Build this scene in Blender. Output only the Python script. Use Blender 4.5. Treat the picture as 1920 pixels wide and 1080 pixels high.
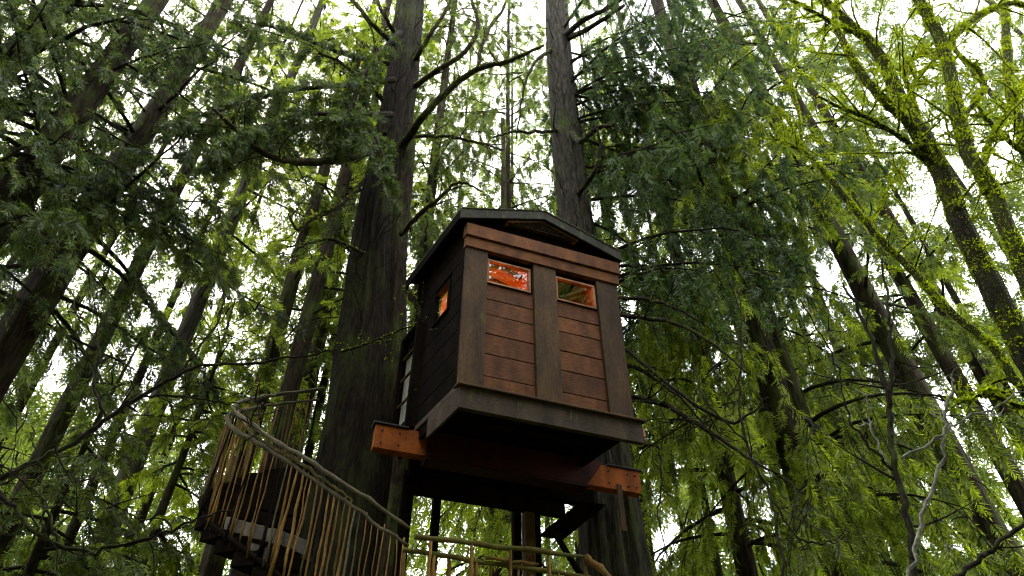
import bpy, math, random
import numpy as np
from mathutils import Matrix, Vector

# ------------------------------------------------------------------ camera, sky, sun, exposure
scene = bpy.context.scene
for o in list(bpy.data.objects):
    bpy.data.objects.remove(o, do_unlink=True)
col = scene.collection
PITCH, FOC, EYE = math.radians(42), 1300.0, 1.6
cam_d = bpy.data.cameras.new('camera')
cam_d.sensor_width = 36; cam_d.lens = 36 * FOC / 1920
cam_d.clip_start = 0.05; cam_d.clip_end = 2000
cam = bpy.data.objects.new('camera', cam_d); col.objects.link(cam)
cam.location = (0, 0, EYE); cam.rotation_euler = (math.radians(90) + PITCH, 0, 0)
scene.camera = cam

SUN_EL, SUN_AZ = math.radians(52), math.radians(-35)     # azimuth from +Y towards +X
world = bpy.data.worlds.new('World'); scene.world = world; world.use_nodes = True
nt = world.node_tree; nt.nodes.clear()
sky = nt.nodes.new('ShaderNodeTexSky'); sky.sky_type = 'NISHITA'; sky.sun_disc = False
sky.sun_elevation = SUN_EL; sky.sun_rotation = SUN_AZ
sky.air_density = 1.0; sky.dust_density = 4.0; sky.ozone_density = 1.0
mixc = nt.nodes.new('ShaderNodeMix'); mixc.data_type = 'RGBA'
mixc.inputs['Factor'].default_value = 0.82
mixc.inputs['B'].default_value = (8.6, 8.8, 9.0, 1)          # the even overcast layer
nt.links.new(sky.outputs[0], mixc.inputs['A'])
bg = nt.nodes.new('ShaderNodeBackground'); bg.inputs['Strength'].default_value = 0.12
nt.links.new(mixc.outputs['Result'], bg.inputs['Color'])
wo = nt.nodes.new('ShaderNodeOutputWorld'); nt.links.new(bg.outputs[0], wo.inputs['Surface'])

sun_d = bpy.data.lights.new('sun', 'SUN'); sun_d.energy = 1.5; sun_d.angle = math.radians(14)
sun_d.color = (1.0, 0.95, 0.86)
sun = bpy.data.objects.new('sun', sun_d); col.objects.link(sun)
sd = Vector((math.sin(SUN_AZ) * math.cos(SUN_EL), math.cos(SUN_AZ) * math.cos(SUN_EL), math.sin(SUN_EL)))
sun.rotation_euler = sd.to_track_quat('Z', 'Y').to_euler(); sun.location = (0, 0, 40)

scene.view_settings.view_transform = 'Standard'; scene.view_settings.look = 'None'
scene.view_settings.exposure = 2.7; scene.view_settings.gamma = 1.0
scene.view_settings.use_curve_mapping = False
cy = scene.cycles
cy.max_bounces = 6; cy.diffuse_bounces = 4; cy.glossy_bounces = 3; cy.transmission_bounces = 5
cy.transparent_max_bounces = 8; cy.use_denoising = True; cy.caustics_reflective = False; cy.caustics_refractive = False
cy.use_adaptive_sampling = False; cy.filter_width = 1.1

rng = np.random.default_rng(7)
random.seed(7)
SP, CP = math.sin(PITCH), math.cos(PITCH)

def at(px, py, Y):
    """World point at distance Y in front of the photographer, seen at pixel px, py of the 1920 photo."""
    r, u = px - 960.0, 540.0 - py
    d = np.array([r, FOC * CP - u * SP, FOC * SP + u * CP])
    return d * (Y / d[1]) + np.array([0, 0, EYE])

def depth(P):
    return P[..., 1] * CP + (P[..., 2] - EYE) * SP

def in_view(P, mx=0.2, my=0.2):
    P = np.asarray(P); d = depth(P)
    u = -P[..., 1] * SP + (P[..., 2] - EYE) * CP
    x = FOC * P[..., 0] / np.maximum(d, .01); y = FOC * u / np.maximum(d, .01)
    return (d > .5) & (abs(x) < 960 * (1 + mx)) & (abs(y) < 540 * (1 + my))

def ground_z(x, y):
    s = np.clip(np.asarray(y, float) - 2.5, 0, None)
    return 0.24 * s + 0.10 * np.sin(np.asarray(x) * .7 + 1) * np.sin(np.asarray(y) * .5) + 0.012 * np.abs(x) * 1.5

# ------------------------------------------------------------------ materials
def nodes(m):
    m.use_nodes = True
    return m.node_tree.nodes, m.node_tree.links

def ramp(n, stops):
    r = n.new('ShaderNodeValToRGB'); e = r.color_ramp.elements
    e[0].position, e[0].color = stops[0][0], (*stops[0][1], 1)
    e[1].position, e[1].color = stops[-1][0], (*stops[-1][1], 1)
    for p, c in stops[1:-1]:
        k = e.new(p); k.color = (*c, 1)
    return r

def wood(name, dark, light, scale=(1, 1, 1), rough=.7, moss=0.0, bump=.25, wear=1.0):
    m = bpy.data.materials.new(name); n, l = nodes(m)
    b = n['Principled BSDF']; b.inputs['Roughness'].default_value = rough
    b.inputs['Specular IOR Level'].default_value = .12 if rough < .9 else .03
    tc = n.new('ShaderNodeTexCoord'); mp = n.new('ShaderNodeMapping'); mp.inputs['Scale'].default_value = scale
    l.new(tc.outputs['Object'], mp.inputs['Vector'])
    info = n.new('ShaderNodeObjectInfo')
    add = n.new('ShaderNodeVectorMath'); add.operation = 'ADD'
    cmb = n.new('ShaderNodeCombineXYZ'); mul = n.new('ShaderNodeMath'); mul.operation = 'MULTIPLY'; mul.inputs[1].default_value = 37
    l.new(info.outputs['Random'], mul.inputs[0])
    for k in range(3): l.new(mul.outputs[0], cmb.inputs[k])
    l.new(mp.outputs[0], add.inputs[0]); l.new(cmb.outputs[0], add.inputs[1])
    g = n.new('ShaderNodeTexNoise'); g.inputs['Scale'].default_value = 9; g.inputs['Detail'].default_value = 8; g.inputs['Roughness'].default_value = .65
    l.new(add.outputs[0], g.inputs['Vector'])
    r = ramp(n, [(.28, dark), (.72, light)]); l.new(g.outputs['Fac'], r.inputs[0])
    # stains and wear, larger than the grain, and a tone of its own for each board
    s = n.new('ShaderNodeTexNoise'); s.inputs['Scale'].default_value = 1.9; s.inputs['Detail'].default_value = 6
    ad2 = n.new('ShaderNodeVectorMath'); ad2.operation = 'ADD'
    mp3 = n.new('ShaderNodeMapping'); mp3.inputs['Scale'].default_value = (2.4, 2.4, .7); l.new(tc.outputs['Object'], mp3.inputs['Vector'])   # stains run down the wood
    l.new(mp3.outputs[0], ad2.inputs[0]); l.new(cmb.outputs[0], ad2.inputs[1]); l.new(ad2.outputs[0], s.inputs['Vector'])
    sr = ramp(n, [(.32, (1 - .55 * wear,) * 3), (.68, (1 + .12 * wear,) * 3)]); l.new(s.outputs['Fac'], sr.inputs[0])
    mx = n.new('ShaderNodeMix'); mx.data_type = 'RGBA'; mx.blend_type = 'MULTIPLY'; mx.inputs['Factor'].default_value = 1
    l.new(r.outputs[0], mx.inputs['A']); l.new(sr.outputs[0], mx.inputs['B'])
    tone = ramp(n, [(0, (.72, .70, .68)), (1, (1.2, 1.15, 1.1))]); l.new(info.outputs['Random'], tone.inputs[0])
    m2 = n.new('ShaderNodeMix'); m2.data_type = 'RGBA'; m2.blend_type = 'MULTIPLY'; m2.inputs['Factor'].default_value = 1
    l.new(mx.outputs['Result'], m2.inputs['A']); l.new(tone.outputs[0], m2.inputs['B'])
    out = m2.outputs['Result']
    if moss > 0:
        q = n.new('ShaderNodeTexNoise'); q.inputs['Scale'].default_value = 3.2; q.inputs['Detail'].default_value = 9; q.inputs['Roughness'].default_value = .7
        l.new(ad2.outputs[0], q.inputs['Vector'])
        qr = ramp(n, [(.62 - moss * .35, (0, 0, 0)), (.74 - moss * .25, (1, 1, 1))]); l.new(q.outputs['Fac'], qr.inputs[0])
        m3 = n.new('ShaderNodeMix'); m3.data_type = 'RGBA'
        l.new(qr.outputs[0], m3.inputs['Factor']); l.new(out, m3.inputs['A']); m3.inputs['B'].default_value = (.07, .085, .018, 1)
        out = m3.outputs['Result']
    l.new(out, b.inputs['Base Color'])
    bp = n.new('ShaderNodeBump'); bp.inputs['Strength'].default_value = bump; bp.inputs['Distance'].default_value = .02
    l.new(g.outputs['Fac'], bp.inputs['Height']); l.new(bp.outputs[0], b.inputs['Normal'])
    return m

def bark(name, dark, light, moss_amt, zs=.16, sc=16, mosscol=(.075, .1, .02)):
    m = bpy.data.materials.new(name); n, l = nodes(m)
    b = n['Principled BSDF']; b.inputs['Roughness'].default_value = .95; b.inputs['Specular IOR Level'].default_value = .1
    tc = n.new('ShaderNodeTexCoord'); mp = n.new('ShaderNodeMapping'); mp.inputs['Scale'].default_value = (1, 1, zs)
    l.new(tc.outputs['Object'], mp.inputs['Vector'])
    g = n.new('ShaderNodeTexNoise'); g.inputs['Scale'].default_value = sc; g.inputs['Detail'].default_value = 7; g.inputs['Roughness'].default_value = .65
    l.new(mp.outputs[0], g.inputs['Vector'])
    r = ramp(n, [(.33, dark), (.55, tuple((a + c) / 2 for a, c in zip(dark, light))), (.75, light)]); l.new(g.outputs['Fac'], r.inputs[0])
    q = n.new('ShaderNodeTexNoise'); q.inputs['Scale'].default_value = 1.7; q.inputs['Detail'].default_value = 9; q.inputs['Roughness'].default_value = .72
    mp2 = n.new('ShaderNodeMapping'); mp2.inputs['Scale'].default_value = (1, 1, .45); l.new(tc.outputs['Object'], mp2.inputs['Vector'])
    l.new(mp2.outputs[0], q.inputs['Vector'])
    qr = ramp(n, [(.60 - moss_amt * .3, (0, 0, 0)), (.72 - moss_amt * .2, (1, 1, 1))]); l.new(q.outputs['Fac'], qr.inputs[0])
    mx = n.new('ShaderNodeMix'); mx.data_type = 'RGBA'
    l.new(qr.outputs[0], mx.inputs['Factor']); l.new(r.outputs[0], mx.inputs['A']); mx.inputs['B'].default_value = (*mosscol, 1)
    m2 = n.new('ShaderNodeMix'); m2.data_type = 'RGBA'; m2.blend_type = 'MULTIPLY'; m2.inputs['Factor'].default_value = .8
    l.new(mx.outputs['Result'], m2.inputs['A']); l.new(g.outputs['Fac'], m2.inputs['B'])
    gm = n.new('ShaderNodeGamma'); gm.inputs['Gamma'].default_value = 1.0
    l.new(m2.outputs['Result'], gm.inputs['Color']); l.new(gm.outputs[0], b.inputs['Base Color'])
    bp = n.new('ShaderNodeBump'); bp.inputs['Strength'].default_value = .9; bp.inputs['Distance'].default_value = .06
    l.new(g.outputs['Fac'], bp.inputs['Height']); l.new(bp.outputs[0], b.inputs['Normal'])
    return m

def leaf(name, c0, c1, trans=.45, tc=(1.15, 1.25, .5)):
    """Leaf: diffuse front, light coming through; each spray has a tone of its own (attribute 'tone')."""
    m = bpy.data.materials.new(name); n, l = nodes(m)
    n.remove(n['Principled BSDF']); out = n['Material Output']
    a = n.new('ShaderNodeAttribute'); a.attribute_name = 'tone'
    r = ramp(n, [(0, c0), (1, c1)]); l.new(a.outputs['Fac'], r.inputs[0])
    d = n.new('ShaderNodeBsdfDiffuse'); l.new(r.outputs[0], d.inputs['Color'])
    gl = n.new('ShaderNodeBsdfGlossy'); gl.inputs['Roughness'].default_value = .45; gl.inputs['Color'].default_value = (.8, .85, .8, 1)
    t = n.new('ShaderNodeBsdfTranslucent')
    mm = n.new('ShaderNodeMix'); mm.data_type = 'RGBA'; mm.blend_type = 'MULTIPLY'; mm.inputs['Factor'].default_value = 1
    l.new(r.outputs[0], mm.inputs['A']); mm.inputs['B'].default_value = (*tc, 1); l.new(mm.outputs['Result'], t.inputs['Color'])
    s = n.new('ShaderNodeMixShader'); s.inputs[0].default_value = trans
    l.new(d.outputs[0], s.inputs[1]); l.new(t.outputs[0], s.inputs[2])
    s2 = n.new('ShaderNodeMixShader'); s2.inputs[0].default_value = .025
    l.new(s.outputs[0], s2.inputs[1]); l.new(gl.outputs[0], s2.inputs[2])
    l.new(s2.outputs[0], out.inputs['Surface'])
    return m

def plain(name, c, rough=.6, metal=0.0):
    m = bpy.data.materials.new(name); n, l = nodes(m); b = n['Principled BSDF']
    b.inputs['Base Color'].default_value = (*c, 1); b.inputs['Roughness'].default_value = rough; b.inputs['Metallic'].default_value = metal
    t = n.new('ShaderNodeTexNoise'); t.inputs['Scale'].default_value = 40
    bp = n.new('ShaderNodeBump'); bp.inputs['Strength'].default_value = .1; l.new(t.outputs['Fac'], bp.inputs['Height']); l.new(bp.outputs[0], b.inputs['Normal'])
    return m

def glass_mat(name, tint):
    m = bpy.data.materials.new(name); n, l = nodes(m); n.remove(n['Principled BSDF']); out = n['Material Output']
    tr = n.new('ShaderNodeBsdfTransparent'); tr.inputs['Color'].default_value = (*tint, 1)
    gl = n.new('ShaderNodeBsdfGlossy'); gl.inputs['Roughness'].default_value = .01
    lw = n.new('ShaderNodeLayerWeight'); lw.inputs['Blend'].default_value = .5
    pw = n.new('ShaderNodeMath'); pw.operation = 'POWER'; pw.inputs[1].default_value = 4.0; l.new(lw.outputs['Facing'], pw.inputs[0])
    mu = n.new('ShaderNodeMath'); mu.operation = 'MULTIPLY_ADD'; mu.inputs[1].default_value = .8; mu.inputs[2].default_value = .06
    l.new(pw.outputs[0], mu.inputs[0])
    s = n.new('ShaderNodeMixShader'); l.new(mu.outputs[0], s.inputs[0]); l.new(tr.outputs[0], s.inputs[1]); l.new(gl.outputs[0], s.inputs[2])
    l.new(s.outputs[0], out.inputs['Surface'])
    return m

M = dict(
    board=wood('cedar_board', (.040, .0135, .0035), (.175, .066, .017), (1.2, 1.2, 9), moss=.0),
    trim=wood('weathered_trim', (.028, .0155, .0055), (.095, .053, .02), (7, 7, 1.2), moss=.05),
    frieze=wood('frieze_board', (.06, .021, .005), (.23, .085, .02), (1.2, 1.2, 9)),
    skirt=wood('skirt_board', (.03, .021, .013), (.09, .064, .04), (1.2, 1.2, 9), moss=.1),
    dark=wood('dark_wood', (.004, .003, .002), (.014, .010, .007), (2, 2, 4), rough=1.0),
    beam_shade=wood('dark_red_shade', (.022, .004, .0024), (.052, .010, .005), (1, 1, 9)),  # deep shade under the floor, put into the colour
    fascia=wood('fascia_board', (.016, .015, .010), (.05, .047, .03), (1.5, 1.5, 7), moss=.2),
    beam=wood('glulam_beam', (.22, .05, .005), (.46, .125, .011), (1, 1, 14), wear=.9),
    pane_frame=wood('window_frame_wood', (.24, .10, .055), (.44, .21, .12), (4, 4, 4)),
    inside=wood('interior_pine', (.36, .13, .05), (.62, .27, .11), (2, 2, 9), wear=.4),
    inside_dark=wood('interior_rafter', (.16, .05, .02), (.3, .11, .045), (2, 2, 9), wear=.4),
    shingle=wood('cedar_shingle', (.05, .045, .032), (.13, .115, .08), (3, 3, 2), moss=.5),
    pole=wood('peeled_pole', (.09, .046, .010), (.33, .195, .05), (5, 5, 1), moss=.12),
    rail=wood('grey_branch_rail', (.07, .058, .034), (.2, .175, .105), (3, 3, 3), moss=.25),
    mossrail=wood('mossy_rail', (.09, .066, .016), (.22, .17, .045), (3, 3, 3), moss=.5),
    tread=wood('stair_tread', (.07, .063, .052), (.20, .185, .155), (2, 2, 6), moss=.1),
    metal=plain('galvanised_metal', (.25, .25, .25), .45, .8),
    black=plain('black_metal', (.02, .02, .02), .4, .7),
    curtain=plain('pale_reflection', (.62, .6, .56), .9),  # pale window reflection, put into the colour
    glass=glass_mat('window_glass', (.92, .93, .9)), redglass=glass_mat('red_glass', (.5, .04, .08)),
    bark_cedar=bark('cedar_bark', (.006, .0045, .003), (.05, .037, .022), .36, .13, 18, (.05, .062, .014)),
    bark_grey=bark('grey_bark', (.02, .017, .012), (.12, .105, .075), .25),
    bark_brown=bark('brown_bark', (.014, .0095, .0055), (.075, .053, .03), .4),
    bark_moss=bark('mossy_bark', (.008, .007, .004), (.045, .038, .02), .6, .6, 12, (.05, .064, .007)),
    twig=bark('twig_bark', (.012, .009, .006), (.06, .047, .03), .3, 1, 10),
    pale=bark('pale_twig', (.2, .2, .15), (.45, .44, .34), .2, 1, 10),
    leaf_dark=leaf('cedar_leaf_dark', (.011, .021, .005), (.135, .175, .05), .45),
    leaf_blue=leaf('cedar_leaf_blue', (.010, .024, .006), (.125, .185, .046), .45),
    leaf_mid=leaf('cedar_leaf_mid', (.020, .033, .005), (.19, .24, .045), .5),
    leaf_lime=leaf('cedar_leaf_lime', (.040, .062, .006), (.42, .49, .045), .6),
    leaf_far=leaf('far_leaf', (.04, .06, .012), (.23, .28, .06), .5),
    moss=leaf('moss_tuft', (.09, .12, .006), (.50, .60, .025), .86, (1.2, 1.2, .4)),
)

# ------------------------------------------------------------------ mesh helpers
class MB:
    def __init__(s):
        s.v, s.f, s.m, s.t, s.n = [], [], [], [], 0
    def add(s, v, f, m=0, tone=None):
        v = np.asarray(v, float).reshape(-1, 3); f = np.asarray(f, int)
        s.v.append(v); s.f.append(f + s.n); s.m.append(np.full(len(f), m)); s.n += len(v)
        s.t.append(np.full(len(v), .5) if tone is None else tone)
    def build(s, name, mats, parent=None, smooth=False, tone=False):
        V = np.concatenate(s.v)
        me = bpy.data.meshes.new(name)
        me.vertices.add(len(V)); me.vertices.foreach_set('co', V.astype(np.float32).ravel())
        F = np.concatenate([np.full(len(f), f.shape[1]) for f in s.f])      # corners of each face
        L = np.concatenate([f.ravel() for f in s.f])
        me.loops.add(len(L)); me.loops.foreach_set('vertex_index', L.astype(np.int32))
        me.polygons.add(len(F)); me.polygons.foreach_set('loop_start', np.concatenate([[0], np.cumsum(F)[:-1]]).astype(np.int32))
        mats = mats if isinstance(mats, (list, tuple)) else [mats]
        for q in mats: me.materials.append(M[q])
        if len(mats) > 1: me.polygons.foreach_set('material_index', np.concatenate(s.m).astype(np.int32))
        me.polygons.foreach_set('use_smooth', np.full(len(F), smooth or tone, bool))
        if tone:
            a = me.attributes.new('tone', 'FLOAT', 'POINT'); a.data.foreach_set('value', np.concatenate(s.t).astype(np.float32))
        me.update(calc_edges=True)
        o = bpy.data.objects.new(name, me); col.objects.link(o)
        if parent: adopt(o, parent)
        return o

def adopt(o, p):
    o.parent = p
    w = Vector((0, 0, 0)); q = p if p.type == 'EMPTY' else None     # meshes are built in world coordinates
    while q: w += q.location; q = q.parent
    o.matrix_parent_inverse = Matrix.Translation(-w)

def thing(name, label, cat, loc=(0, 0, 0), group=None):
    o = bpy.data.objects.new(name, None); col.objects.link(o); o.location = [float(c) for c in loc]
    o['label'] = label; o['category'] = cat
    if group: o['group'] = group
    return o

BOXF = np.array([[0, 3, 2, 1], [4, 5, 6, 7], [0, 1, 5, 4], [1, 2, 6, 5], [2, 3, 7, 6], [3, 0, 4, 7]])

def tube_arrays(P, R, sides=6, flute=None):
    P = np.asarray(P, float); R = np.asarray(R, float)
    T = np.gradient(P, axis=0); T /= np.linalg.norm(T, axis=1)[:, None] + 1e-9
    a = np.array([0, 0, 1.]) if abs(T[0][2]) < .9 else np.array([1., 0, 0])
    N = np.zeros_like(P); nn = np.cross(T[0], a); nn /= np.linalg.norm(nn)
    for i in range(len(P)):
        nn = nn - T[i] * np.dot(nn, T[i]); nn /= np.linalg.norm(nn) + 1e-9; N[i] = nn
    B = np.cross(T, N)
    th = np.linspace(0, 2 * np.pi, sides, endpoint=False)
    rr = R[:, None] * np.ones((1, sides))
    if flute is not None: rr = rr * flute(np.arange(len(P))[:, None], th[None, :])
    V = P[:, None] + rr[..., None] * (np.cos(th)[None, :, None] * N[:, None] + np.sin(th)[None, :, None] * B[:, None])
    n = len(P); i = np.arange(n - 1)[:, None] * sides; j = np.arange(sides)[None]; k = (j + 1) % sides
    F = np.stack([i + j, i + k, i + sides + k, i + sides + j], -1).reshape(-1, 4)
    V = V.reshape(-1, 3)
    return V, F

def tube(mb, P, R, sides=6, m=0, cap=True, flute=None):
    V, F = tube_arrays(P, R, sides, flute)
    if cap:
        e = len(V); V = np.vstack([V, P[0], P[-1]]); s = sides; L = (len(P) - 1) * s
        cf = [[e, (j + 1) % s, j, j] for j in range(s)] if False else []
        # end caps as quads (s even)
        for base, c, flip in ((0, e, True), (L, e + 1, False)):
            for j in range(0, s, 2):
                q = [base + j, base + (j + 1) % s, base + (j + 2) % s, c]
                cf.append(q[::-1] if flip else q)
        F = np.vstack([F, cf])
    mb.add(V, F, m)

def smooth_path(P, n):
    """Catmull-Rom through the rows of P (any width)."""
    P = np.asarray(P, float)
    if len(P) == 2: return P[0] + (P[1] - P[0]) * np.linspace(0, 1, n)[:, None]
    Q = np.vstack([2 * P[0] - P[1], P, 2 * P[-1] - P[-2]])
    t = np.linspace(0, len(P) - 1 - 1e-6, n); i = t.astype(int); u = (t - i)[:, None]
    a, b, c, d = Q[i], Q[i + 1], Q[i + 2], Q[i + 3]
    return .5 * (2 * b + (c - a) * u + (2 * a - 5 * b + 4 * c - d) * u ** 2 + (3 * b - a - 3 * c + d) * u ** 3)

# ------------------------------------------------------------------ the ground
g = MB(); nx = 90
xs = np.linspace(-150, 150, nx); ys = np.linspace(-60, 240, nx)
X, Yg = np.meshgrid(xs, ys, indexing='ij')
Z = ground_z(X, np.minimum(Yg, 75))
i = np.arange(nx - 1)[:, None] * nx; j = np.arange(nx - 1)[None]
g.add(np.stack([X, Yg, Z], -1), np.stack([i + j, i + nx + j, i + nx + j + 1, i + j + 1], -1).reshape(-1, 4))
M['ground'] = wood('forest_floor', (.03, .025, .014), (.10, .085, .045), (1, 1, 1), moss=.6, rough=.95)
go = g.build('ground', 'ground', smooth=True); go['kind'] = 'structure'

# ------------------------------------------------------------------ tree house
O = at(858, 768, 8.0)
yf, ys_ = math.radians(69.7), math.radians(-32)
DF = np.array([math.sin(yf), math.cos(yf), 0]); DS = np.array([math.sin(ys_), math.cos(ys_), 0]); UP = np.array([0, 0, 1.])
def C(u, v, z): return O + u * DF + v * DS + z * UP
NF = np.array([DF[1], -DF[0], 0])
def on_plane(px, py, off):
    """Point seen at px, py on a vertical plane parallel to the cabin front, off metres behind it."""
    r = at(px, py, 10.0) - [0, 0, EYE]; Q0 = O - NF * off - [0, 0, EYE]
    return r * (np.dot(Q0, NF) / np.dot(r, NF)) + [0, 0, EYE]

def box_pts(u0, u1, v0, v1, z0, z1):
    return [C(u0, v0, z0), C(u1, v0, z0), C(u1, v1, z0), C(u0, v1, z0), C(u0, v0, z1), C(u1, v0, z1), C(u1, v1, z1), C(u0, v1, z1)]
def cbox(name, mat, parent, *b, jit=0.0, pts=None):
    q = MB(); P = np.array(box_pts(*b) if pts is None else pts)
    if jit: P = P + rng.normal(0, jit, P.shape)
    q.add(P, BOXF); o = q.build(name, mat, parent)
    bv = o.modifiers.new('edge', 'BEVEL'); bv.width = .004; bv.segments = 1; bv.limit_method = 'ANGLE'
    return o
def multi(name, mat, parent, boxes):
    q = MB()
    for b in boxes: q.add(box_pts(*b), BOXF)
    return q.build(name, mat, parent)

TH = thing('tree_house', 'brown cedar plank tree house raised on an orange beam between two trunks', 'tree house', C(1.3, 1, 0))
W, D = 2.65, 1.95
# front wall: backing with the two window openings, then boards and trim
wl = [(.33, 1.09, 2.40, 2.93), (1.53, 2.26, 2.40, 2.93)]
front = multi('front_wall', 'dark', TH, [(.0, W, .012, .08, .34, 2.40), (.0, .33, .012, .08, 2.40, 2.93), (1.09, 1.53, .012, .08, 2.40, 2.93), (2.26, W, .012, .08, 2.40, 2.93), (.0, W, .012, .08, 2.93, 3.58)])
bz = [.402, .63, 1.02, 1.39, 1.765, 2.07, 2.385]
for (u0, u1) in ((.332, 1.128), (1.532, 2.278)):
    for k in range(len(bz) - 1):
        t0 = .0 if k else .003
        z0, z1 = bz[k] + .005, bz[k + 1] - .005
        P = np.array([C(u0, -.016, z0), C(u1, -.016, z0), C(u1, .010, z0), C(u0, .010, z0), C(u0, -.011, z1), C(u1, -.011, z1), C(u1, .010, z1), C(u0, .010, z1)])
        P += rng.normal(0, .0025, P.shape)
        cbox('board', 'board', front, pts=P)
for (u0, u1) in ((-.035, .33), (1.13, 1.53), (2.28, W + .02)):
    cbox('stile', 'trim', front, u0, u1, -.055, .011, .405, 3.05)
cbox('frieze_board', 'frieze', front, -.06, W + .06, -.085, .011, 3.052, 3.27)
cbox('frieze_board', 'frieze', front, -.08, W + .08, -.12, .011, 3.285, 3.56)
cbox('drip_ledge', 'trim', front, -.07, W + .17, -.13, .011, .34, .372)
cbox('drip_ledge', 'trim', front, -.05, W + .14, -.09, .011, .374, .403)
for q, (u0, u1, z0, z1) in enumerate(wl):
    w = bpy.data.objects.new('window', None); col.objects.link(w); w.location = Vector(C(0, 0, 0)) - TH.location; w.parent = TH
    fw, v0 = .042, -.03
    for b in ((u0, u1, v0, .03, z0, z0 + fw), (u0, u1, v0, .03, z1 - fw, z1), (u0, u0 + fw, v0, .03, z0 + fw, z1 - fw), (u1 - fw, u1, v0, .03, z0 + fw, z1 - fw)):
        cbox('frame', 'pane_frame', w, *b)
    cbox('pane', 'glass', w, u0 + fw, u1 - fw, .005, .011, z0 + fw, z1 - fw).modifiers.clear()
    cbox('sill', 'trim', w, u0 - .0, u1 + .0, -.045, .011, z0 - .012, z0 - .002)
# skirt, floor, joists, beam
cbox('skirt_board', 'skirt', TH, -.02, W + .13, -.07, .011, .0, .338)
cbox('skirt_board', 'skirt', TH, -.02, .02, .012, D, .33, .42)
cbox('skirt_board', 'skirt', TH, -.02, .02, .012, .9, .0, .329)
cbox('skirt_end', 'pane_frame', TH, W + .131, W + .17, -.06, .03, .12, .26)
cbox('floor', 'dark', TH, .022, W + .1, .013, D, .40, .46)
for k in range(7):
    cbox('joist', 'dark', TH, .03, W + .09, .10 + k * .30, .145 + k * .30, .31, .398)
for (u, v) in ((.56, .12), (1.72, .12)):
    q = MB(); P = C(u, v + .05, .3); tube(q, [P + [0, 0, .055], P + [0, 0, -.03]], [.045, .045], 12); q.build('downlight', 'metal', TH)
bm0, bm1 = C(-.98, 0, 0) - NF * .80, C(3.16, 0, 0) - NF * .80
def beam(off, u0, u1, z0, z1, th, mat='beam'):
    a = O + DF * u0 - NF * off; b = O + DF * u1 - NF * off; n = -NF * th
    P = [a + UP * z0, b + UP * z0, b + n + UP * z0, a + n + UP * z0, a + UP * z1, b + UP * z1, b + n + UP * z1, a + n + UP * z1]
    return cbox('beam', mat, TH, pts=P)
beam(1.22, -.88, 3.42, -.09, .29, .16)
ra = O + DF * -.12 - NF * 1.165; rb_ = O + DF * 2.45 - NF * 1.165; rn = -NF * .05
cbox('rim_board', 'beam_shade', TH, pts=[ra - UP * .12, rb_ - UP * .12, rb_ + rn - UP * .12, ra + rn - UP * .12, ra + UP * .31, rb_ + DF * .30 + UP * .31, rb_ + DF * .30 + rn + UP * .31, ra + rn + UP * .31])  # added board: dark red paints the under-floor shade on the beam's middle
rn = -NF * .26; cbox('rim_board', 'beam_shade', TH, pts=[ra - UP * .16, rb_ - UP * .16, rb_ + rn - UP * .16, ra + rn - UP * .16, ra - UP * .122, rb_ - UP * .122, rb_ + rn - UP * .122, ra + rn - UP * .122])  # same painted shade carried round the beam's underside
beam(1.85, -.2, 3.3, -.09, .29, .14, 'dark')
def bcap(u0, u1):
    a = O + DF * u0 - NF * 1.19; b = O + DF * u1 - NF * 1.19; n = -NF * .22
    P = [a + UP * .294, b + UP * .294, b + n + UP * .294, a + n + UP * .294, a + UP * .322, b + UP * .322, b + n + UP * .322, a + n + UP * .322]
    return cbox('beam_cap', 'black', TH, pts=P)
bcap(-.92, -.40); bcap(2.84, 3.46)
a = O + DF * 2.98 - NF * 1.205; b = a + DF * .09; n = -NF * .012
cbox('hanger_strap', 'trim', TH, pts=[a - UP * .75, b - UP * .75, b + n - UP * .75, a + n - UP * .75, a + UP * 0, b + UP * 0, b + n, a + n])
for u in (-.78, -.52, 2.86, 3.2, 3.34):
    for z in (.0, .2):
        q = MB(); P = O + DF * u - NF * 1.222 + UP * z; tube(q, [P, P + NF * .02], [.015, .013], 8); q.build('bolt', 'black', TH)
# side walls and back
def side_board(name, mat, v0, v1, z0, z1, out=.02, par=None):
    return cbox(name, mat, par or TH, -out, .012, v0, v1, z0, z1)
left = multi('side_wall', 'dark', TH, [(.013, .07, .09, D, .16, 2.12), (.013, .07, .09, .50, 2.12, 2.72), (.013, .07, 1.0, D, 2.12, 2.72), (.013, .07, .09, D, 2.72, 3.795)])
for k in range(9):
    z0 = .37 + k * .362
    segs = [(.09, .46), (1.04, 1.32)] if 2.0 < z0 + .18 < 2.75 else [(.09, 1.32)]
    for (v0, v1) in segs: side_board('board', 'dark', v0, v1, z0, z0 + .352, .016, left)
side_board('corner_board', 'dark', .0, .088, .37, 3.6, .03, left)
w = bpy.data.objects.new('window', None); col.objects.link(w); w.location = Vector(C(0, 0, 0)) - TH.location; w.parent = TH
for b in ((-.05, .03, .46, 1.04, 2.08, 2.13), (-.05, .03, .46, 1.04, 2.71, 2.76), (-.05, .03, .46, .51, 2.13, 2.71), (-.05, .03, .99, 1.04, 2.13, 2.71)): cbox('frame', 'dark', w, *b)
cbox('pane', 'glass', w, -.004, .002, .51, .99, 2.13, 2.71).modifiers.clear()
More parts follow.
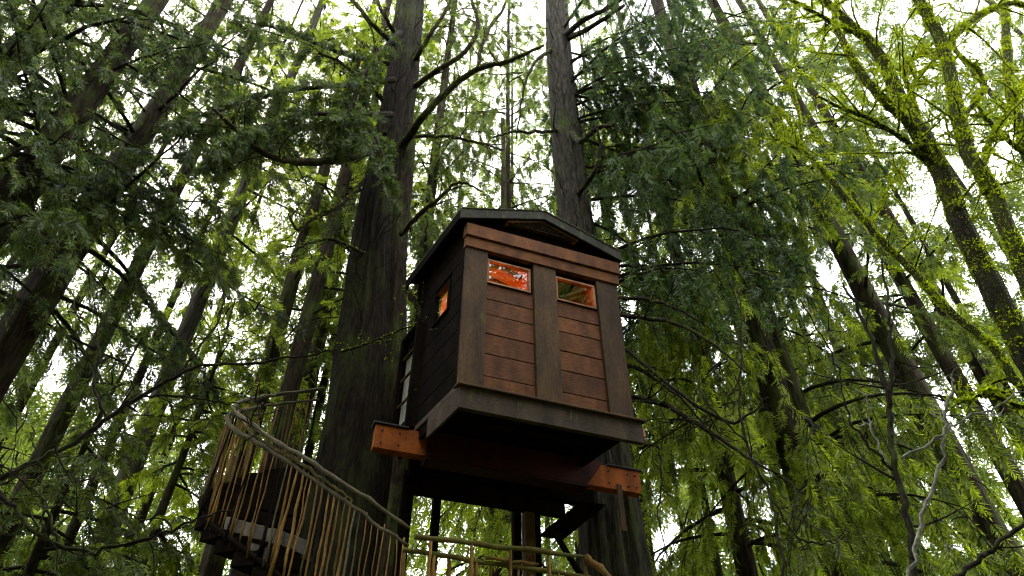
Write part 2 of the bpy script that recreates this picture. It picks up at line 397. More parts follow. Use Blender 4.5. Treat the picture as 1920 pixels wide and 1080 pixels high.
# tall leaded side window in its projecting frame
w = bpy.data.objects.new('window', None); col.objects.link(w); w.location = Vector(C(0, 0, 0)) - TH.location; w.parent = TH
for b in ((-.16, .012, 1.34, 1.41, .40, 2.42), (-.16, .012, 1.92, 1.99, .40, 2.42), (-.16, .012, 1.41, 1.92, .40, .52), (-.16, .012, 1.41, 1.92, 2.34, 2.42)): cbox('frame', 'dark', w, *b)
for (z0, z1, mt) in ((.53, 1.0, 'glass'), (1.03, 1.50, 'glass'), (1.53, 1.95, 'glass'), (1.98, 2.33, 'redglass')):
    cbox('pane', mt, w, -.10, -.094, 1.42, 1.91, z0, z1).modifiers.clear()
cbox('curtain', 'curtain', w, -.05, -.035, 1.415, 1.915, .53, 1.96).modifiers.clear()  # added cream sheet, stands in for the pale reflection in the panes
for z in (1.0, 1.5, 1.95): cbox('muntin', 'trim', w, -.12, -.08, 1.411, 1.919, z + .001, z + .029)
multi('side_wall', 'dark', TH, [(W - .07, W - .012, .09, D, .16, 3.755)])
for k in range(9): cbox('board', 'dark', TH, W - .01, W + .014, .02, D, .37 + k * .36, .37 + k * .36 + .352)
multi('back_wall', 'inside', TH, [(.07, W - .07, D - .08, D, 0.46, 3.85)])
multi('side_lining', 'inside', TH, [(.072, .085, .09, D - .09, .47, 2.1), (.072, .085, .09, D - .09, 2.75, 3.79), (W - .085, W - .072, .09, D - .09, .47, 3.75)])
multi('partition', 'inside', TH, [(1.60, 1.66, .95, D - .081, .47, 3.78)])  # added inner wall, blocks lamp light from the right window
# roof: two slopes with overhang, gable face, fascia, louvre vent
EZ, AZ, AU = 3.73, 4.25, 1.30
def slope_pts(ua, za, ub, zb, v0, v1, t):
    return [C(ua, v0, za), C(ub, v0, zb), C(ub, v1, zb), C(ua, v1, za), C(ua, v0, za + t), C(ub, v0, zb + t), C(ub, v1, zb + t), C(ua, v1, za + t)]
roof = MB(); roof.add(slope_pts(-.20, EZ, AU, AZ, -.125, D + .02, .06), BOXF); roof.add(slope_pts(AU, AZ, W + .10, EZ, -.125, D + .02, .06), BOXF)
roof = roof.build('roof', 'dark', TH)
for s in (0, 1):
    ua, ub = ((-.22, AU) if s == 0 else (W + .12, AU))
    fp = [C(ua, -.165, EZ - .15), C(ub, -.165, AZ - .13), C(ub, -.127, AZ - .13), C(ua, -.127, EZ - .15), C(ua, -.165, EZ + .08), C(ub, -.165, AZ + .09), C(ub, -.127, AZ + .09), C(ua, -.127, EZ + .08)]
    cbox('fascia', 'fascia', roof, pts=fp)
    cbox('eave_board', 'dark', roof, *((-.23, -.202) if s == 0 else (W + .102, W + .13)), -.125, D + .02, EZ - .14, EZ + .07)
    for r in range(9):                                          # shingle courses
        f0, f1 = r / 9, min(1, (r + 1.25) / 9)
        nsh = 15
        for c in range(nsh):
            v0 = -.18 + (D + .22) * c / nsh; v1 = v0 + (D + .22) / nsh - .012
            u0, u1 = ua + (ub - ua) * f0, ua + (ub - ua) * f1
            z0, z1 = EZ + (AZ - EZ) * f0 + .085, EZ + (AZ - EZ) * f1 + .066
            q = MB(); dz = rng.uniform(0, .01)
            q.add([C(u0, v0, z0 + dz), C(u1, v0, z1), C(u1, v1, z1), C(u0, v1, z0 + dz), C(u0, v0, z0 + .018 + dz), C(u1, v0, z1 + .006), C(u1, v1, z1 + .006), C(u0, v1, z0 + .018 + dz)], BOXF)
            q.build('shingle', 'shingle', roof)
    for k in range(5):                                          # rafters seen from inside
        v0 = .2 + k * .38
        cbox('rafter', 'inside_dark', roof, pts=slope_pts(ua * .8 + ub * .2, EZ - .10 + (AZ - EZ) * .2, ub, AZ - .10, v0, v0 + .07, .085))
    cbox('ceiling_board', 'inside', roof, pts=slope_pts(ua * .8 + ub * .2, EZ - .014 + (AZ - EZ) * .2, ub, AZ - .014, .09, D - .09, .010))
q = MB()
q.add([C(-.02, .03, 3.581), C(AU, .03, 3.581), C(AU, .085, 3.581), C(-.02, .085, 3.581), C(-.02, .03, EZ + .055), C(AU, .03, AZ), C(AU, .085, AZ), C(-.02, .085, EZ + .055)], BOXF)
q.add([C(AU, .03, 3.581), C(W + .02, .03, 3.581), C(W + .02, .085, 3.581), C(AU, .085, 3.581), C(AU, .03, AZ), C(W + .02, .03, EZ + .022), C(W + .02, .085, EZ + .022), C(AU, .085, AZ)], BOXF)
q.build('gable', 'dark', TH)
vent = bpy.data.objects.new('vent', None); col.objects.link(vent); vent.location = Vector(C(0, 0, 0)) - TH.location; vent.parent = TH
vl, vr, vb, vt = .64, 1.98, 3.86, 4.10
for (ua, ub) in ((vl, AU), (vr, AU)):
    cbox('frame', 'pane_frame', vent, pts=[C(ua, -.10, vb), C(ub, -.10, vt), C(ub, .028, vt), C(ua, .028, vb), C(ua, -.10, vb + .03), C(ub, -.10, vt + .03), C(ub, .028, vt + .03), C(ua, .028, vb + .03)])
for k in range(6):
    f = k / 6; z = vb + (vt - vb) * f + .004; a, b = vl + (AU - vl) * f + .03, vr + (AU - vr) * f - .03
    cbox('slat', 'skirt', vent, pts=[C(a, -.085, z), C(b, -.085, z), C(b, .026, z + .03), C(a, .026, z + .03), C(a, -.085, z + .012), C(b, -.085, z + .012), C(b, .026, z + .042), C(a, .026, z + .042)])
# lit wall sconce inside
LP = C(.50, D - .17, 2.55)
lamp = thing('wall_sconce', 'warm lit wall lamp glowing inside the tree house behind the left window', 'lamp', LP)
q = MB(); tube(q, [LP + DS * .085, LP + DS * .06], [.06, .06], 12); q.build('back_plate', 'black', lamp)
q = MB(); tube(q, [LP + DS * .06, LP + DS * .03 - UP * .03, LP - UP * .03], [.012, .012, .012], 8); q.build('arm', 'black', lamp)
em = bpy.data.materials.new('lamp_glow'); n_, l_ = nodes(em); bs = n_['Principled BSDF']; bs.inputs['Emission Color'].default_value = (1, .45, .12, 1); bs.inputs['Emission Strength'].default_value = 12; M['glow'] = em
q = MB(); tube(q, [LP + [0, 0, -.02], LP + [0, 0, .02], LP + [0, 0, .07], LP + [0, 0, .10]], [.02, .045, .045, .02], 12); q.build('bulb', 'glow', lamp, smooth=True)
ld = bpy.data.lights.new('sconce_light', 'POINT'); ld.energy = 24; ld.color = (1, .24, .03); ld.shadow_soft_size = .10
lo = bpy.data.objects.new('sconce_light', ld); col.objects.link(lo); lo.parent = lamp; lo.location = Vector(DF * .02 - DS * .42 - UP * .25)

# ------------------------------------------------------------------ lower deck under the cabin with its log railing
dk = on_plane(900, 1200, 1.6)
DZ = on_plane(940, 1025, .9)[2] - 1.0
LD = thing('lower_deck', 'dark timber deck with upright posts in the shade under the tree house', 'deck', [dk[0], dk[1], DZ])
def pbox(name, mat, parent, a, b, w, t):
    """A squared timber from a to b, w wide along the front, t deep."""
    a, b = np.array(a), np.array(b); e = b - a; e /= np.linalg.norm(e)
    s = DF if abs(e[2]) > .5 else UP; n = -NF
    P = [a, a + s * w, a + s * w + n * t, a + n * t, b, b + s * w, b + s * w + n * t, b + n * t]
    return cbox(name, mat, parent, pts=P)
for (px, w, off, mt) in ((752, .16, 2.0, 'dark'), (812, .12, 2.45, 'dark'), (964, .13, 2.4, 'dark'), (985, .17, 2.35, 'pole'), (1003, .10, 2.5, 'dark')):  # the golden post has its daylight put into the colour
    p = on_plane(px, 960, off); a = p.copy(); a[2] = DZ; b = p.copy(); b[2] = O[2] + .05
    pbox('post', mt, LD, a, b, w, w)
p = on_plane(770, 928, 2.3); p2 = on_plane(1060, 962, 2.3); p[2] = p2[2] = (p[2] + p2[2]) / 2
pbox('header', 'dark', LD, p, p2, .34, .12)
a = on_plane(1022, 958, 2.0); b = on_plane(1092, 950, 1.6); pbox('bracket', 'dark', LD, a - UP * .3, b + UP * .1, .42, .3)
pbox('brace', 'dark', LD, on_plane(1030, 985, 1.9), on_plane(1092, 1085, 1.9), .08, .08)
dl, dr = on_plane(755, 1060, .85), on_plane(1110, 1060, .85)
L_ = np.dot(dr - dl, DF); base = np.array([dl[0], dl[1], DZ])
for k in range(11):
    a = base - NF * (.02 + k * .17) - UP * .05
    P = [a, a + DF * L_, a + DF * L_ - NF * .16, a - NF * .16, a + UP * .05, a + DF * L_ + UP * .05, a + DF * L_ - NF * .16 + UP * .05, a - NF * .16 + UP * .05]
    cbox('deck_board', 'tread', LD, pts=P)
for u in (.1, L_ * .5, L_ - .2):
    a = base + DF * u - NF * .3; gz = float(ground_z(a[0], a[1])) - .2; b0 = a.copy(); b0[2] = gz; b1 = a.copy(); b1[2] = DZ - .06
    pbox('post', 'dark', LD, b0, b1, .16, .16)
def branchy(P0, P1, r0, r1, n=7, wob=.012):
    t = np.linspace(0, 1, n)[:, None]; P = np.array(P0) + (np.array(P1) - np.array(P0)) * t
    P[1:-1] += rng.normal(0, wob, (n - 2, 3)); return P, np.linspace(r0, r1, n) * rng.uniform(.72, 1.25, n)
DR = thing('deck_railing', 'low yellowish railing of mossy round poles below the cabin', 'railing', [dl[0], dl[1], DZ])
top = [on_plane(778, 1006, .75), on_plane(1108, 1046, .75)]; low = [on_plane(755, 1031, .85), on_plane(1108, 1084, .85)]
for (a, b, r) in ((top[0], top[1], .043), (low[0], low[1], .04)):
    q = MB(); tube(q, *branchy(a, b, r * .9, r * .75, 12, .008), 8); q.build('rail', 'mossrail', DR, smooth=True)
q = MB(); tube(q, *branchy(on_plane(910, 1046, .8), on_plane(1010, 1058, .8), .03, .02), 8); q.build('rail', 'pole', DR, smooth=True)
q = MB(); tube(q, *branchy(on_plane(1098, 1044, .72), on_plane(1150, 1090, .5), .05, .045), 8); q.build('rail', 'pole', DR, smooth=True)
for k, px in enumerate(np.arange(764, 1108, 25.5)):
    f = (px - 760) / 348; t0 = (top if k % 3 == 1 else low); a = t0[0] + (t0[1] - t0[0]) * f; b = a.copy(); b[2] = DZ
    q = MB(); r = rng.uniform(.02, .034); tube(q, *branchy(b, a + UP * .02, r, r * .85, 6, .012), 8); q.build('baluster', 'pole', DR, smooth=True)

# ------------------------------------------------------------------ trees: trunks, limbs, cedar foliage
def spray_template(nl, seed, droop=.35):
    """A flat cedar spray: n narrow leaf quads set along both sides of a drooping stem (x along, y across, z up)."""
    r = np.random.default_rng(seed); V = []
    for k in range(nl):
        t = .06 + .94 * k / (nl - 1); s = 1 if k % 2 else -1
        base = np.array([t * .8, 0, -droop * t * t * .5])
        ln = (.43 * (1 - .6 * t) + .06) * r.uniform(.8, 1.2); an = math.radians(r.uniform(30, 58)) * s
        if k == nl - 1: an = 0; ln = .24
        d = np.array([math.cos(an), math.sin(an), -droop * (.4 + .6 * t) + r.normal(0, .12)]); d /= np.linalg.norm(d)
        w = np.cross(d, [0, 0, 1]); w /= np.linalg.norm(w); w = w * math.cos(.5) + np.array([0, 0, 1]) * r.normal(0, .5); hw = .042 * r.uniform(.75, 1.25)
        V += [base + d * ln * .12 + w * hw, base + d * ln, base + d * ln * .12 - w * hw]
    return np.array(V)
TEMPL = {}
def templates(nl):
    if nl not in TEMPL: TEMPL[nl] = [spray_template(nl, 100 * nl + k) for k in range(5)]
    return TEMPL[nl]

class Crown:
    def __init__(s): s.p, s.d, s.n, s.s, s.tw, s.tone = [], [], [], [], MB(), []
    def spray(s, p, d, n, sc, tone):
        s.p.append(p); s.d.append(d); s.n.append(n); s.s.append(sc); s.tone.append(tone)
    def build(s, parent, leafmat, nl=13, name='crown', twigmat='twig', width=1.0):
        mb = s.tw
        if s.p:
            p = np.concatenate(s.p); d = np.concatenate(s.d); n = np.concatenate(s.n); sc = np.concatenate(s.s); tone = np.concatenate(s.tone)
            d /= np.linalg.norm(d, axis=1)[:, None] + 1e-9
            n = n - d * (n * d).sum(1)[:, None]; n /= np.linalg.norm(n, axis=1)[:, None] + 1e-9
            b = np.cross(n, d); T = templates(nl); which = rng.integers(0, len(T), len(p))
            for k in range(len(T)):
                m = which == k
                if not m.any(): continue
                t = T[k] * [1, width, width]
                V = p[m][:, None] + sc[m][:, None, None] * (t[None, :, 0, None] * d[m][:, None] + t[None, :, 1, None] * b[m][:, None] + t[None, :, 2, None] * n[m][:, None])
                cnt = m.sum() * nl
                tn = np.repeat(np.clip(tone[m][:, None] + rng.normal(0, .16, (m.sum(), nl)), 0, 1), 3, axis=1)
                mb.add(V.reshape(-1, 3), np.arange(cnt * 3).reshape(-1, 3), 1, tn.ravel())
        if not mb.v: return None
        o = mb.build(name, [twigmat, leafmat], parent, tone=True); o['kind'] = 'stuff'
        return o

DENS = 2.35
def twig_sprays(cr, P, n, sc, hang, tone, spread=1.0):
    n = int(n * DENS)
    if hang > .8: spread *= .55
    """Sprays along twig path P."""
    t = np.sort(rng.uniform(.12, 1, n)); k = (t * (len(P) - 1)); i = np.minimum(k.astype(int), len(P) - 2); u = (k - i)[:, None]
    p = P[i] * (1 - u) + P[i + 1] * u
    tan = P[i + 1] - P[i]; tan /= np.linalg.norm(tan, axis=1)[:, None] + 1e-9
    side = np.cross(tan, UP); side /= np.linalg.norm(side, axis=1)[:, None] + 1e-6
    sg = np.where(np.arange(n) % 2 == 0, 1, -1)[:, None]
    d = tan * rng.uniform(.4, 1, (n, 1)) + side * sg * rng.uniform(.2, 1.0, (n, 1)) * spread - UP * (hang * rng.uniform(.3, 1.5, (n, 1))) + rng.normal(0, .18, (n, 3))
    nr = UP * (1 - .6 * hang) + rng.normal(0, .35 + .5 * hang, (n, 3))
    cr.spray(p, d, nr, sc * rng.uniform(.65, 1.25, n), np.clip(tone + rng.normal(0, .26, n), 0, 1))

STAT = {}
def limb_path(base, az, L, lift, droop, up, n=9, wig=.05):
    t = np.linspace(0, 1, n); o = np.array([math.sin(az), math.cos(az), 0]); sd_ = np.array([o[1], -o[0], 0])
    z = lift * t - droop * t ** 2 + up * t ** 3
    w = np.cumsum(rng.normal(0, wig, n)) * t
    return base + L * (t[:, None] * o + z[:, None] * UP) + (L * w * .5)[:, None] * sd_

def foliage_on(cr, P, L, spacing, tl, nspr, sc, hang, t0=.2, tone=.5, margin=.12, spread=1.0):
    nt_ = max(2, int(L * (1 - t0) / spacing))
    ts = np.linspace(t0, 1, nt_) + rng.uniform(-.02, .02, nt_)
    for q, t in enumerate(ts):
        t = min(max(t, 0), .999); k = t * (len(P) - 1); i = int(k); p = P[i] + (P[i + 1] - P[i]) * (k - i)
        if not in_view(p, margin, margin): continue
        tan = P[i + 1] - P[i]; tan /= np.linalg.norm(tan); side = np.cross(tan, UP); side /= np.linalg.norm(side) + 1e-6
        s = 1 if q % 2 else -1; ln = tl * (1.1 - .55 * t) * rng.uniform(.6, 1.3)
        if q == nt_ - 1: s = 0
        dv = tan * .55 + side * s * rng.uniform(.5, 1) + UP * rng.uniform(-.25, .15); dv /= np.linalg.norm(dv)
        if hang > .8: dv = dv * [.62, .62, 1]; ln *= 1.25
        u = np.linspace(0, 1, 5)[:, None]
        dr = hang * rng.uniform(.7, 1.4)
        tp = p + dv * ln * (u - .35 * hang * u * u) - UP * ln * dr * u ** 1.6
        V, F = tube_arrays(tp, np.linspace(.011, .003, 5) * (1 + .25 * ln), 3); cr.tw.add(V, F, 0)
        twig_sprays(cr, tp, nspr, sc, hang, tone, spread)

def trunk_mesh(parent, base, top, r0, r1, mat, bend=.15, sides=28, rings=60, name='trunk', fl=.08, seed=0, flare=.5):
    r = np.random.default_rng(seed + 11); base, top = np.array(base, float), np.array(top, float)
    t = np.linspace(0, 1, rings); H = np.linalg.norm(top - base)
    P = base + (top - base) * t[:, None]
    ph = r.uniform(0, 6.28, 4)
    P[:, 0] += bend * np.sin(t * 5 + ph[0]) * t; P[:, 1] += bend * np.sin(t * 4 + ph[1]) * t
    R = r0 + (r1 - r0) * t ** .9 + r0 * flare * np.exp(-t * H / 1.0)
    kk = r.integers(5, 9); k2 = r.integers(11, 17)
    def flute(i, th):
        return 1 + fl * np.sin(kk * th + ph[2] + .06 * i) * np.cos(.1 * i + ph[3]) + fl * .55 * np.sin(k2 * th + .11 * i) + r.normal(0, fl * .22, (rings, sides))
    mb = MB(); tube(mb, P, R, sides, flute=flute); o = mb.build(name, mat, parent, smooth=True)
    return P, R, o

def on_trunk(P, z):
    k = np.interp(z, P[:, 2], np.arange(len(P))); i = int(min(k, len(P) - 2)); return P[i] + (P[i + 1] - P[i]) * (k - i)

def moss_on(mb, P, R, per_m, size, top_bias=.6):
    """Tufts of moss all over a limb, thicker on its upper side."""
    seg = np.linalg.norm(np.diff(P, axis=0), axis=1); area = seg * (6.28 * .5 * (R[1:] + R[:-1]) + .018); n = int(area.sum() * per_m)
    if n < 4: return
    c = np.concatenate([[0], np.cumsum(seg)]); ca = np.concatenate([[0], np.cumsum(area)]); s = np.interp(rng.uniform(0, ca[-1], n), ca, c)
    p = np.stack([np.interp(s, c, P[:, k]) for k in range(3)], 1); rr = np.interp(s, c, R)
    keep = in_view(p, .12, .12); p, rr = p[keep], rr[keep]; n = len(p)
    if n < 2: return
    d = rng.normal(0, 1, (n, 3)) + UP * top_bias * .9; d /= np.linalg.norm(d, axis=1)[:, None]
    b = p + d * rr[:, None] * .85
    g_ = d + rng.normal(0, .6, (n, 3)); g_ /= np.linalg.norm(g_, axis=1)[:, None]
    w = np.cross(g_, rng.normal(0, 1, (n, 3))); w /= np.linalg.norm(w, axis=1)[:, None] + 1e-6
    l = (.6 + .5 * (np.sin(s[keep] * 9) * np.sin(s[keep] * 4.1 + 1) > .1))[:, None] * size * rng.uniform(.5, 1.5, n)[:, None]
    V = np.stack([b + w * l * .3, b + g_ * l, b - w * l * .3], 1)
    mb.add(V.reshape(-1, 3), np.arange(n * 3).reshape(-1, 3), 1, np.repeat(np.clip(rng.normal(.38, .14, n), 0, 1), 3))

def px_path(pts, n=None):
    """Rows (px, py, Y, width px) -> smooth path of points and radii."""
    A = np.array([np.append(at(x, y, Y), w) for x, y, Y, w in pts])
    for r in A: r[3] = .5 * r[3] * depth(r[None, :3])[0] / FOC
    S = smooth_path(A, n or max(8, 5 * len(pts))); return S[:, :3], np.maximum(S[:, 3], .002)

def place(px, py, Y, w):
    p = at(px, py, Y); return p, .5 * w * depth(p[None])[0] / FOC

def cedar(name, label, px, py, Y, w, mat, leafmat, H=30, lean=(0, 0), z0=4, z1=26, nl=45, L=(2.5, 4.2), lift=.25, droop=.55, up=.25, spacing=.26, tl=.8, nspr=7, sc=.42,
          hang=.5, tone=.5, az=None, seed=0, group='forest conifers', leaves=13, cat='tree', dead=0, t0=.2, taper=.35, sides=22, moss=False, width=1.0, margin=.1):
    global rng
    keep = rng; rng = np.random.default_rng(seed + 1000)
    p, r = place(px, py, Y, w); gx, gy = p[0] - lean[0] * p[2], p[1] - lean[1] * p[2]; gz = float(ground_z(gx, gy)) - .3
    base = np.array([gx, gy, gz]); topz = gz + H
    top_ = np.array([p[0] + lean[0] * (topz - p[2]), p[1] + lean[1] * (topz - p[2]), topz])
    T = thing(name, label, cat, base, group)
    f = (p[2] - gz) / H; r0 = r / (1 - (1 - taper) * f)
    P, R, _ = trunk_mesh(T, base, top_, r0, r0 * taper, mat, seed=seed, sides=sides)
    cr = Crown()
    zs = np.sort(rng.uniform(z0, z1, nl))
    for k, z in enumerate(zs):
        b = on_trunk(P, z); a = rng.uniform(0, 2 * math.pi) if az is None else math.radians(rng.choice(az[0], p=az[1]) + rng.normal(0, 22)) if isinstance(az, tuple) else math.radians(az[k % len(az)] + rng.normal(0, 18))
        Lk = rng.uniform(*L) * (1.1 - .35 * (z - z0) / max(z1 - z0, 1))
        Q = limb_path(b, a, Lk, lift * rng.uniform(.5, 1.3), droop * rng.uniform(.7, 1.3), up * rng.uniform(.4, 1.4))
        rb = .012 + .011 * Lk
        if in_view(Q, .15, .15).any():
            mb = MB(); tube(mb, Q, np.linspace(rb, .008, len(Q)), 6); mb.build('branch', 'twig', T, smooth=True)
            foliage_on(cr, Q, Lk, spacing, tl, nspr, sc, hang, t0, tone + rng.normal(0, .12), margin)
    for k in range(dead):                                       # short dead stubs, fine bare twigs
        z = rng.uniform(2.5, z1); b = on_trunk(P, z); Lk = rng.uniform(.5, 1.8)
        Q = limb_path(b, rng.uniform(0, 6.28), Lk, .2, rng.uniform(0, .5), rng.uniform(-.2, .3), 7, .1)
        if in_view(Q, .1, .1).any(): tube(cr.tw, Q, np.linspace(.016, .003, 7), 4)
    o = cr.build(T, leafmat, leaves, width=width)
    if o: STAT[label[:30]] = len(o.data.polygons)
    rng = keep
    return T, P, R

# --- the two trees that carry the cabin
B1 = at(668, 880, 10.8); T1 = thing('cedar_tree', 'massive dark cedar trunk left of the tree house with the railing winding round it', 'tree', [B1[0], B1[1], 0], 'cedars holding up the tree house')
p_lo, r_lo = place(652, 900, 10.8, 128); p_mid, r_mid = place(684, 600, 10.8, 90); p_hi, r_hi = place(744, 200, 10.8, 58)
rows = [np.append([p_lo[0], 10.8, ground_z(p_lo[0], 10.8) - .3], r_lo * 1.45), np.append(p_lo, r_lo), np.append(p_mid, r_mid), np.append(at(704, 400, 10.8), place(704, 400, 10.8, 68)[1]), np.append(p_hi, r_hi),
        np.append(at(769, 0, 10.8), place(769, 0, 10.8, 46)[1]), np.append(at(790, -200, 10.8), .3)]
def furrow(nr, ns, amp, seed):
    """Long vertical bark strips: one offset for each strip, drifting slowly up the trunk."""
    r = np.random.default_rng(seed); A = r.normal(0, 1, (nr, ns)); k = np.ones(13) / 13
    A = np.stack([np.convolve(np.pad(A[:, q], 6, mode='edge'), k, 'valid') for q in range(ns)], 1) * 3.4
    return amp * np.clip(A, -2, 2)
S = smooth_path(rows, 110); FU1 = furrow(110, 96, .030, 3); ph_ = rng.uniform(0, 6, 4)
def fl1(i, th): return 1 + .07 * np.sin(5 * th + .03 * i) + .05 * np.sin(9 * th + .07 * i + 1) + .03 * np.sin(17 * th - .09 * i) + FU1
mb = MB(); tube(mb, S[:, :3], S[:, 3], 96, flute=fl1); mb.build('trunk', 'bark_cedar', T1, smooth=True)
Pm, Rm = px_path([(738, 660, 11.1, 48), (742, 480, 11.0, 42), (750, 390, 10.95, 36), (760, 320, 10.9, 29), (766, 265, 10.85, 25), (764, 225, 10.8, 20)], 50)
Pm = np.vstack([[Pm[0][0], Pm[0][1], 2.0], Pm]); Rm = np.append(Rm[0] * 1.1, Rm)
mb = MB(); tube(mb, Pm, Rm, 24, flute=lambda i, th: 1 + .06 * np.sin(6 * th + .1 * i) + .03 * np.sin(13 * th)); mb.build('stem', 'bark_brown', T1, smooth=True)
cr1 = Crown(); mossm = MB()
def bare(T, pts, mat='twig', moss=0, msize=.045, sub=0, sublen=.5, crown=None, n=None, mm=None, name='branch'):
    P, R = px_path(pts, n); P[1:-1] += rng.normal(0, .010, (len(P) - 2, 3))
    mb = MB(); tube(mb, P, R, 8); mb.build(name, mat, T, smooth=True)
    if moss and mm is not None: moss_on(mm, P, R, moss, msize)
    for k in range(sub):
        i = rng.integers(1, len(P) - 1); tan = P[i + 1] - P[i]; tan /= np.linalg.norm(tan); d = tan * .6 + rng.normal(0, .7, 3); d /= np.linalg.norm(d)
        ln = sublen * rng.uniform(.4, 1.5); u = np.linspace(0, 1, 7)[:, None]; cv = rng.normal(0, .4, 3)
        Q = P[i] + d * ln * u + cv * ln * u * u; rr = np.linspace(min(R[i] * .5, .022), .003, 7)
        tube(crown.tw if crown else mm, Q, rr, 4)
        for w_ in range(4 if crown is None else 2):                # finer twigs on the twig
            i2 = rng.integers(2, 6); d2 = d * .5 + rng.normal(0, .7, 3); d2 /= np.linalg.norm(d2); l2 = ln * rng.uniform(.25, .6)
            Q2 = Q[i2] + d2 * l2 * u[:5] / u[4] + rng.normal(0, .3, 3) * l2 * (u[:5] / u[4]) ** 2; tube(crown.tw if crown else mm, Q2, np.linspace(.008, .002, 5), 4)
            if moss and mm is not None: moss_on(mm, Q2, np.linspace(.008, .002, 5), moss * .6, msize * .7)
        if moss and mm is not None: moss_on(mm, Q, rr, moss * .7, msize * .8)
    return P, R
Y1 = 10.6
limbs1 = [
    ([(755, 275, Y1, 20), (790, 222, 9.8, 17), (830, 180, 9.5, 16), (867, 147, 9.3, 14), (901, 128, 9.1, 13), (952, 115, 8.9, 11), (1020, 85, 8.7, 6)], 8),
    ([(896, 130, 9.1, 11), (901, 94, 9.1, 10), (918, 51, 9.2, 9), (943, 17, 9.3, 7), (960, -30, 9.3, 5)], 3),
    ([(778, 162, Y1, 14), (815, 136, 9.9, 13), (875, 94, 9.6, 11), (896, 47, 9.5, 10), (884, 0, 9.4, 8), (870, -30, 9.4, 5)], 5),
    ([(780, 112, Y1, 13), (800, 75, 10, 11), (830, 30, 9.8, 9), (855, -20, 9.8, 7)], 3),
    ([(745, 88, Y1, 14), (700, 47, 9.8, 12), (675, 17, 9.6, 10), (645, -15, 9.5, 8)], 4),
    ([(742, 66, Y1, 12), (720, 28, 10, 10), (700, -15, 10, 8)], 2),
    ([(720, 190, Y1, 13), (700, 168, 10, 12), (666, 140, 9.7, 10), (637, 115, 9.5, 8), (598, 100, 9.4, 6)], 5),
    ([(775, 256, Y1, 9), (832, 255, 9.7, 8), (884, 264, 9.4, 7), (943, 281, 9.1, 4)], 5),
    ([(750, 440, 10.3, 12), (790, 400, 9.9, 11), (830, 365, 9.6, 9), (858, 343, 9.5, 7), (890, 350, 9.4, 5), (915, 372, 9.3, 2)], 3),
    ([(700, 282, Y1, 22), (640, 298, 9.4, 20), (560, 304, 8.8, 18), (500, 290, 8.4, 16), (460, 262, 8.2, 13), (430, 232, 8.0, 11), (400, 205, 7.9, 7)], 10),
    ([(690, 330, Y1, 10), (640, 385, 9.8, 9), (600, 400, 9.5, 8), (560, 430, 9.3, 7), (540, 400, 9.2, 4)], 4),
    ([(690, 480, Y1, 9), (640, 455, 9.6, 8), (600, 450, 9.4, 7), (560, 465, 9.2, 5), (540, 490, 9.1, 3)], 4),
    ([(640, 660, 10, 7), (700, 640, 9.5, 6), (760, 615, 9.3, 4), (800, 600, 9.2, 2)], 6),
    ([(760, 540, 10.1, 17), (775, 560, 9.7, 15), (790, 590, 9.5, 13), (800, 630, 9.4, 9), (805, 680, 9.35, 7), (795, 740, 9.3, 4)], 2),
]
for pts, sub in limbs1: bare(T1, [(x, y, Y, w * .8) for x, y, Y, w in pts], 'bark_brown' if pts[0][3] > 10 else 'twig', 700, .03, sub * 2 + 2, .6, cr1, mm=mossm)
mossm.build('moss', ['twig', 'moss'], T1, tone=True)['kind'] = 'stuff'

def fol_limb(T, cr, pts, spacing=.2, tl=.75, nspr=7, sc=.36, hang=.6, tone=.5, t0=.1, mat='twig'):
    P, R = px_path(pts); mb = MB(); tube(mb, P, R, 6); mb.build('branch', mat, T, smooth=True)
    L = np.linalg.norm(np.diff(P, axis=0), axis=1).sum(); foliage_on(cr, P, L, spacing, tl, nspr, sc, hang, t0, tone)
# leafy limbs of the big cedar: dark roof of foliage to the upper left, a hanging tuft before the trunk
for pts in ([(740, 150, 10.2, 12), (640, 160, 9.4, 10), (540, 170, 8.8, 8), (440, 200, 8.4, 5), (340, 230, 8.2, 3)],
            [(735, 215, 10.2, 12), (650, 215, 9.2, 10), (560, 215, 8.5, 8), (460, 250, 8.0, 5), (400, 290, 7.8, 3)],
            [(720, 270, 10.0, 10), (700, 250, 9.3, 9), (710, 270, 8.9, 6), (735, 330, 8.7, 4)],
            [(730, 120, 10.2, 10), (640, 100, 9.8, 8), (540, 60, 9.4, 6), (460, 40, 9, 4)],
            [(725, 250, 10.2, 10), (620, 240, 9.8, 8), (520, 250, 9.4, 6), (430, 300, 9, 4)],
            [(750, 60, 10.2, 10), (690, 130, 9.6, 8), (660, 200, 9.2, 6), (640, 260, 9, 4)]):
    fol_limb(T1, cr1, pts, .17, .8, 8, .34, .6, .45)
def dead_twigs(cr, path, n, z0, z1, L=(.8, 2.4)):
    for k in range(n):
        z = rng.uniform(z0, z1); b = np.array([np.interp(z, path[:, 2], path[:, 0]), np.interp(z, path[:, 2], path[:, 1]), z]); Lk = rng.uniform(*L)
        Q = limb_path(b, rng.uniform(0, 6.28), Lk, rng.uniform(0, .6), rng.uniform(.2, .9), rng.uniform(-.3, .4), 9, .12); tube(cr.tw, Q, np.linspace(.016, .003, 9), 4)
        for w_ in range(4):
            i2 = rng.integers(2, 8); l2 = Lk * rng.uniform(.2, .5); d2 = rng.normal(0, .6, 3) - UP * .4; tube(cr.tw, Q[i2] + d2 * l2 * np.linspace(0, 1, 5)[:, None] - UP * l2 * .3 * (np.linspace(0, 1, 5) ** 2)[:, None], np.linspace(.007, .002, 5), 4)
dead_twigs(cr1, S, 60, 9, 25)
o = cr1.build(T1, 'leaf_dark', 15); STAT['T1'] = len(o.data.polygons)

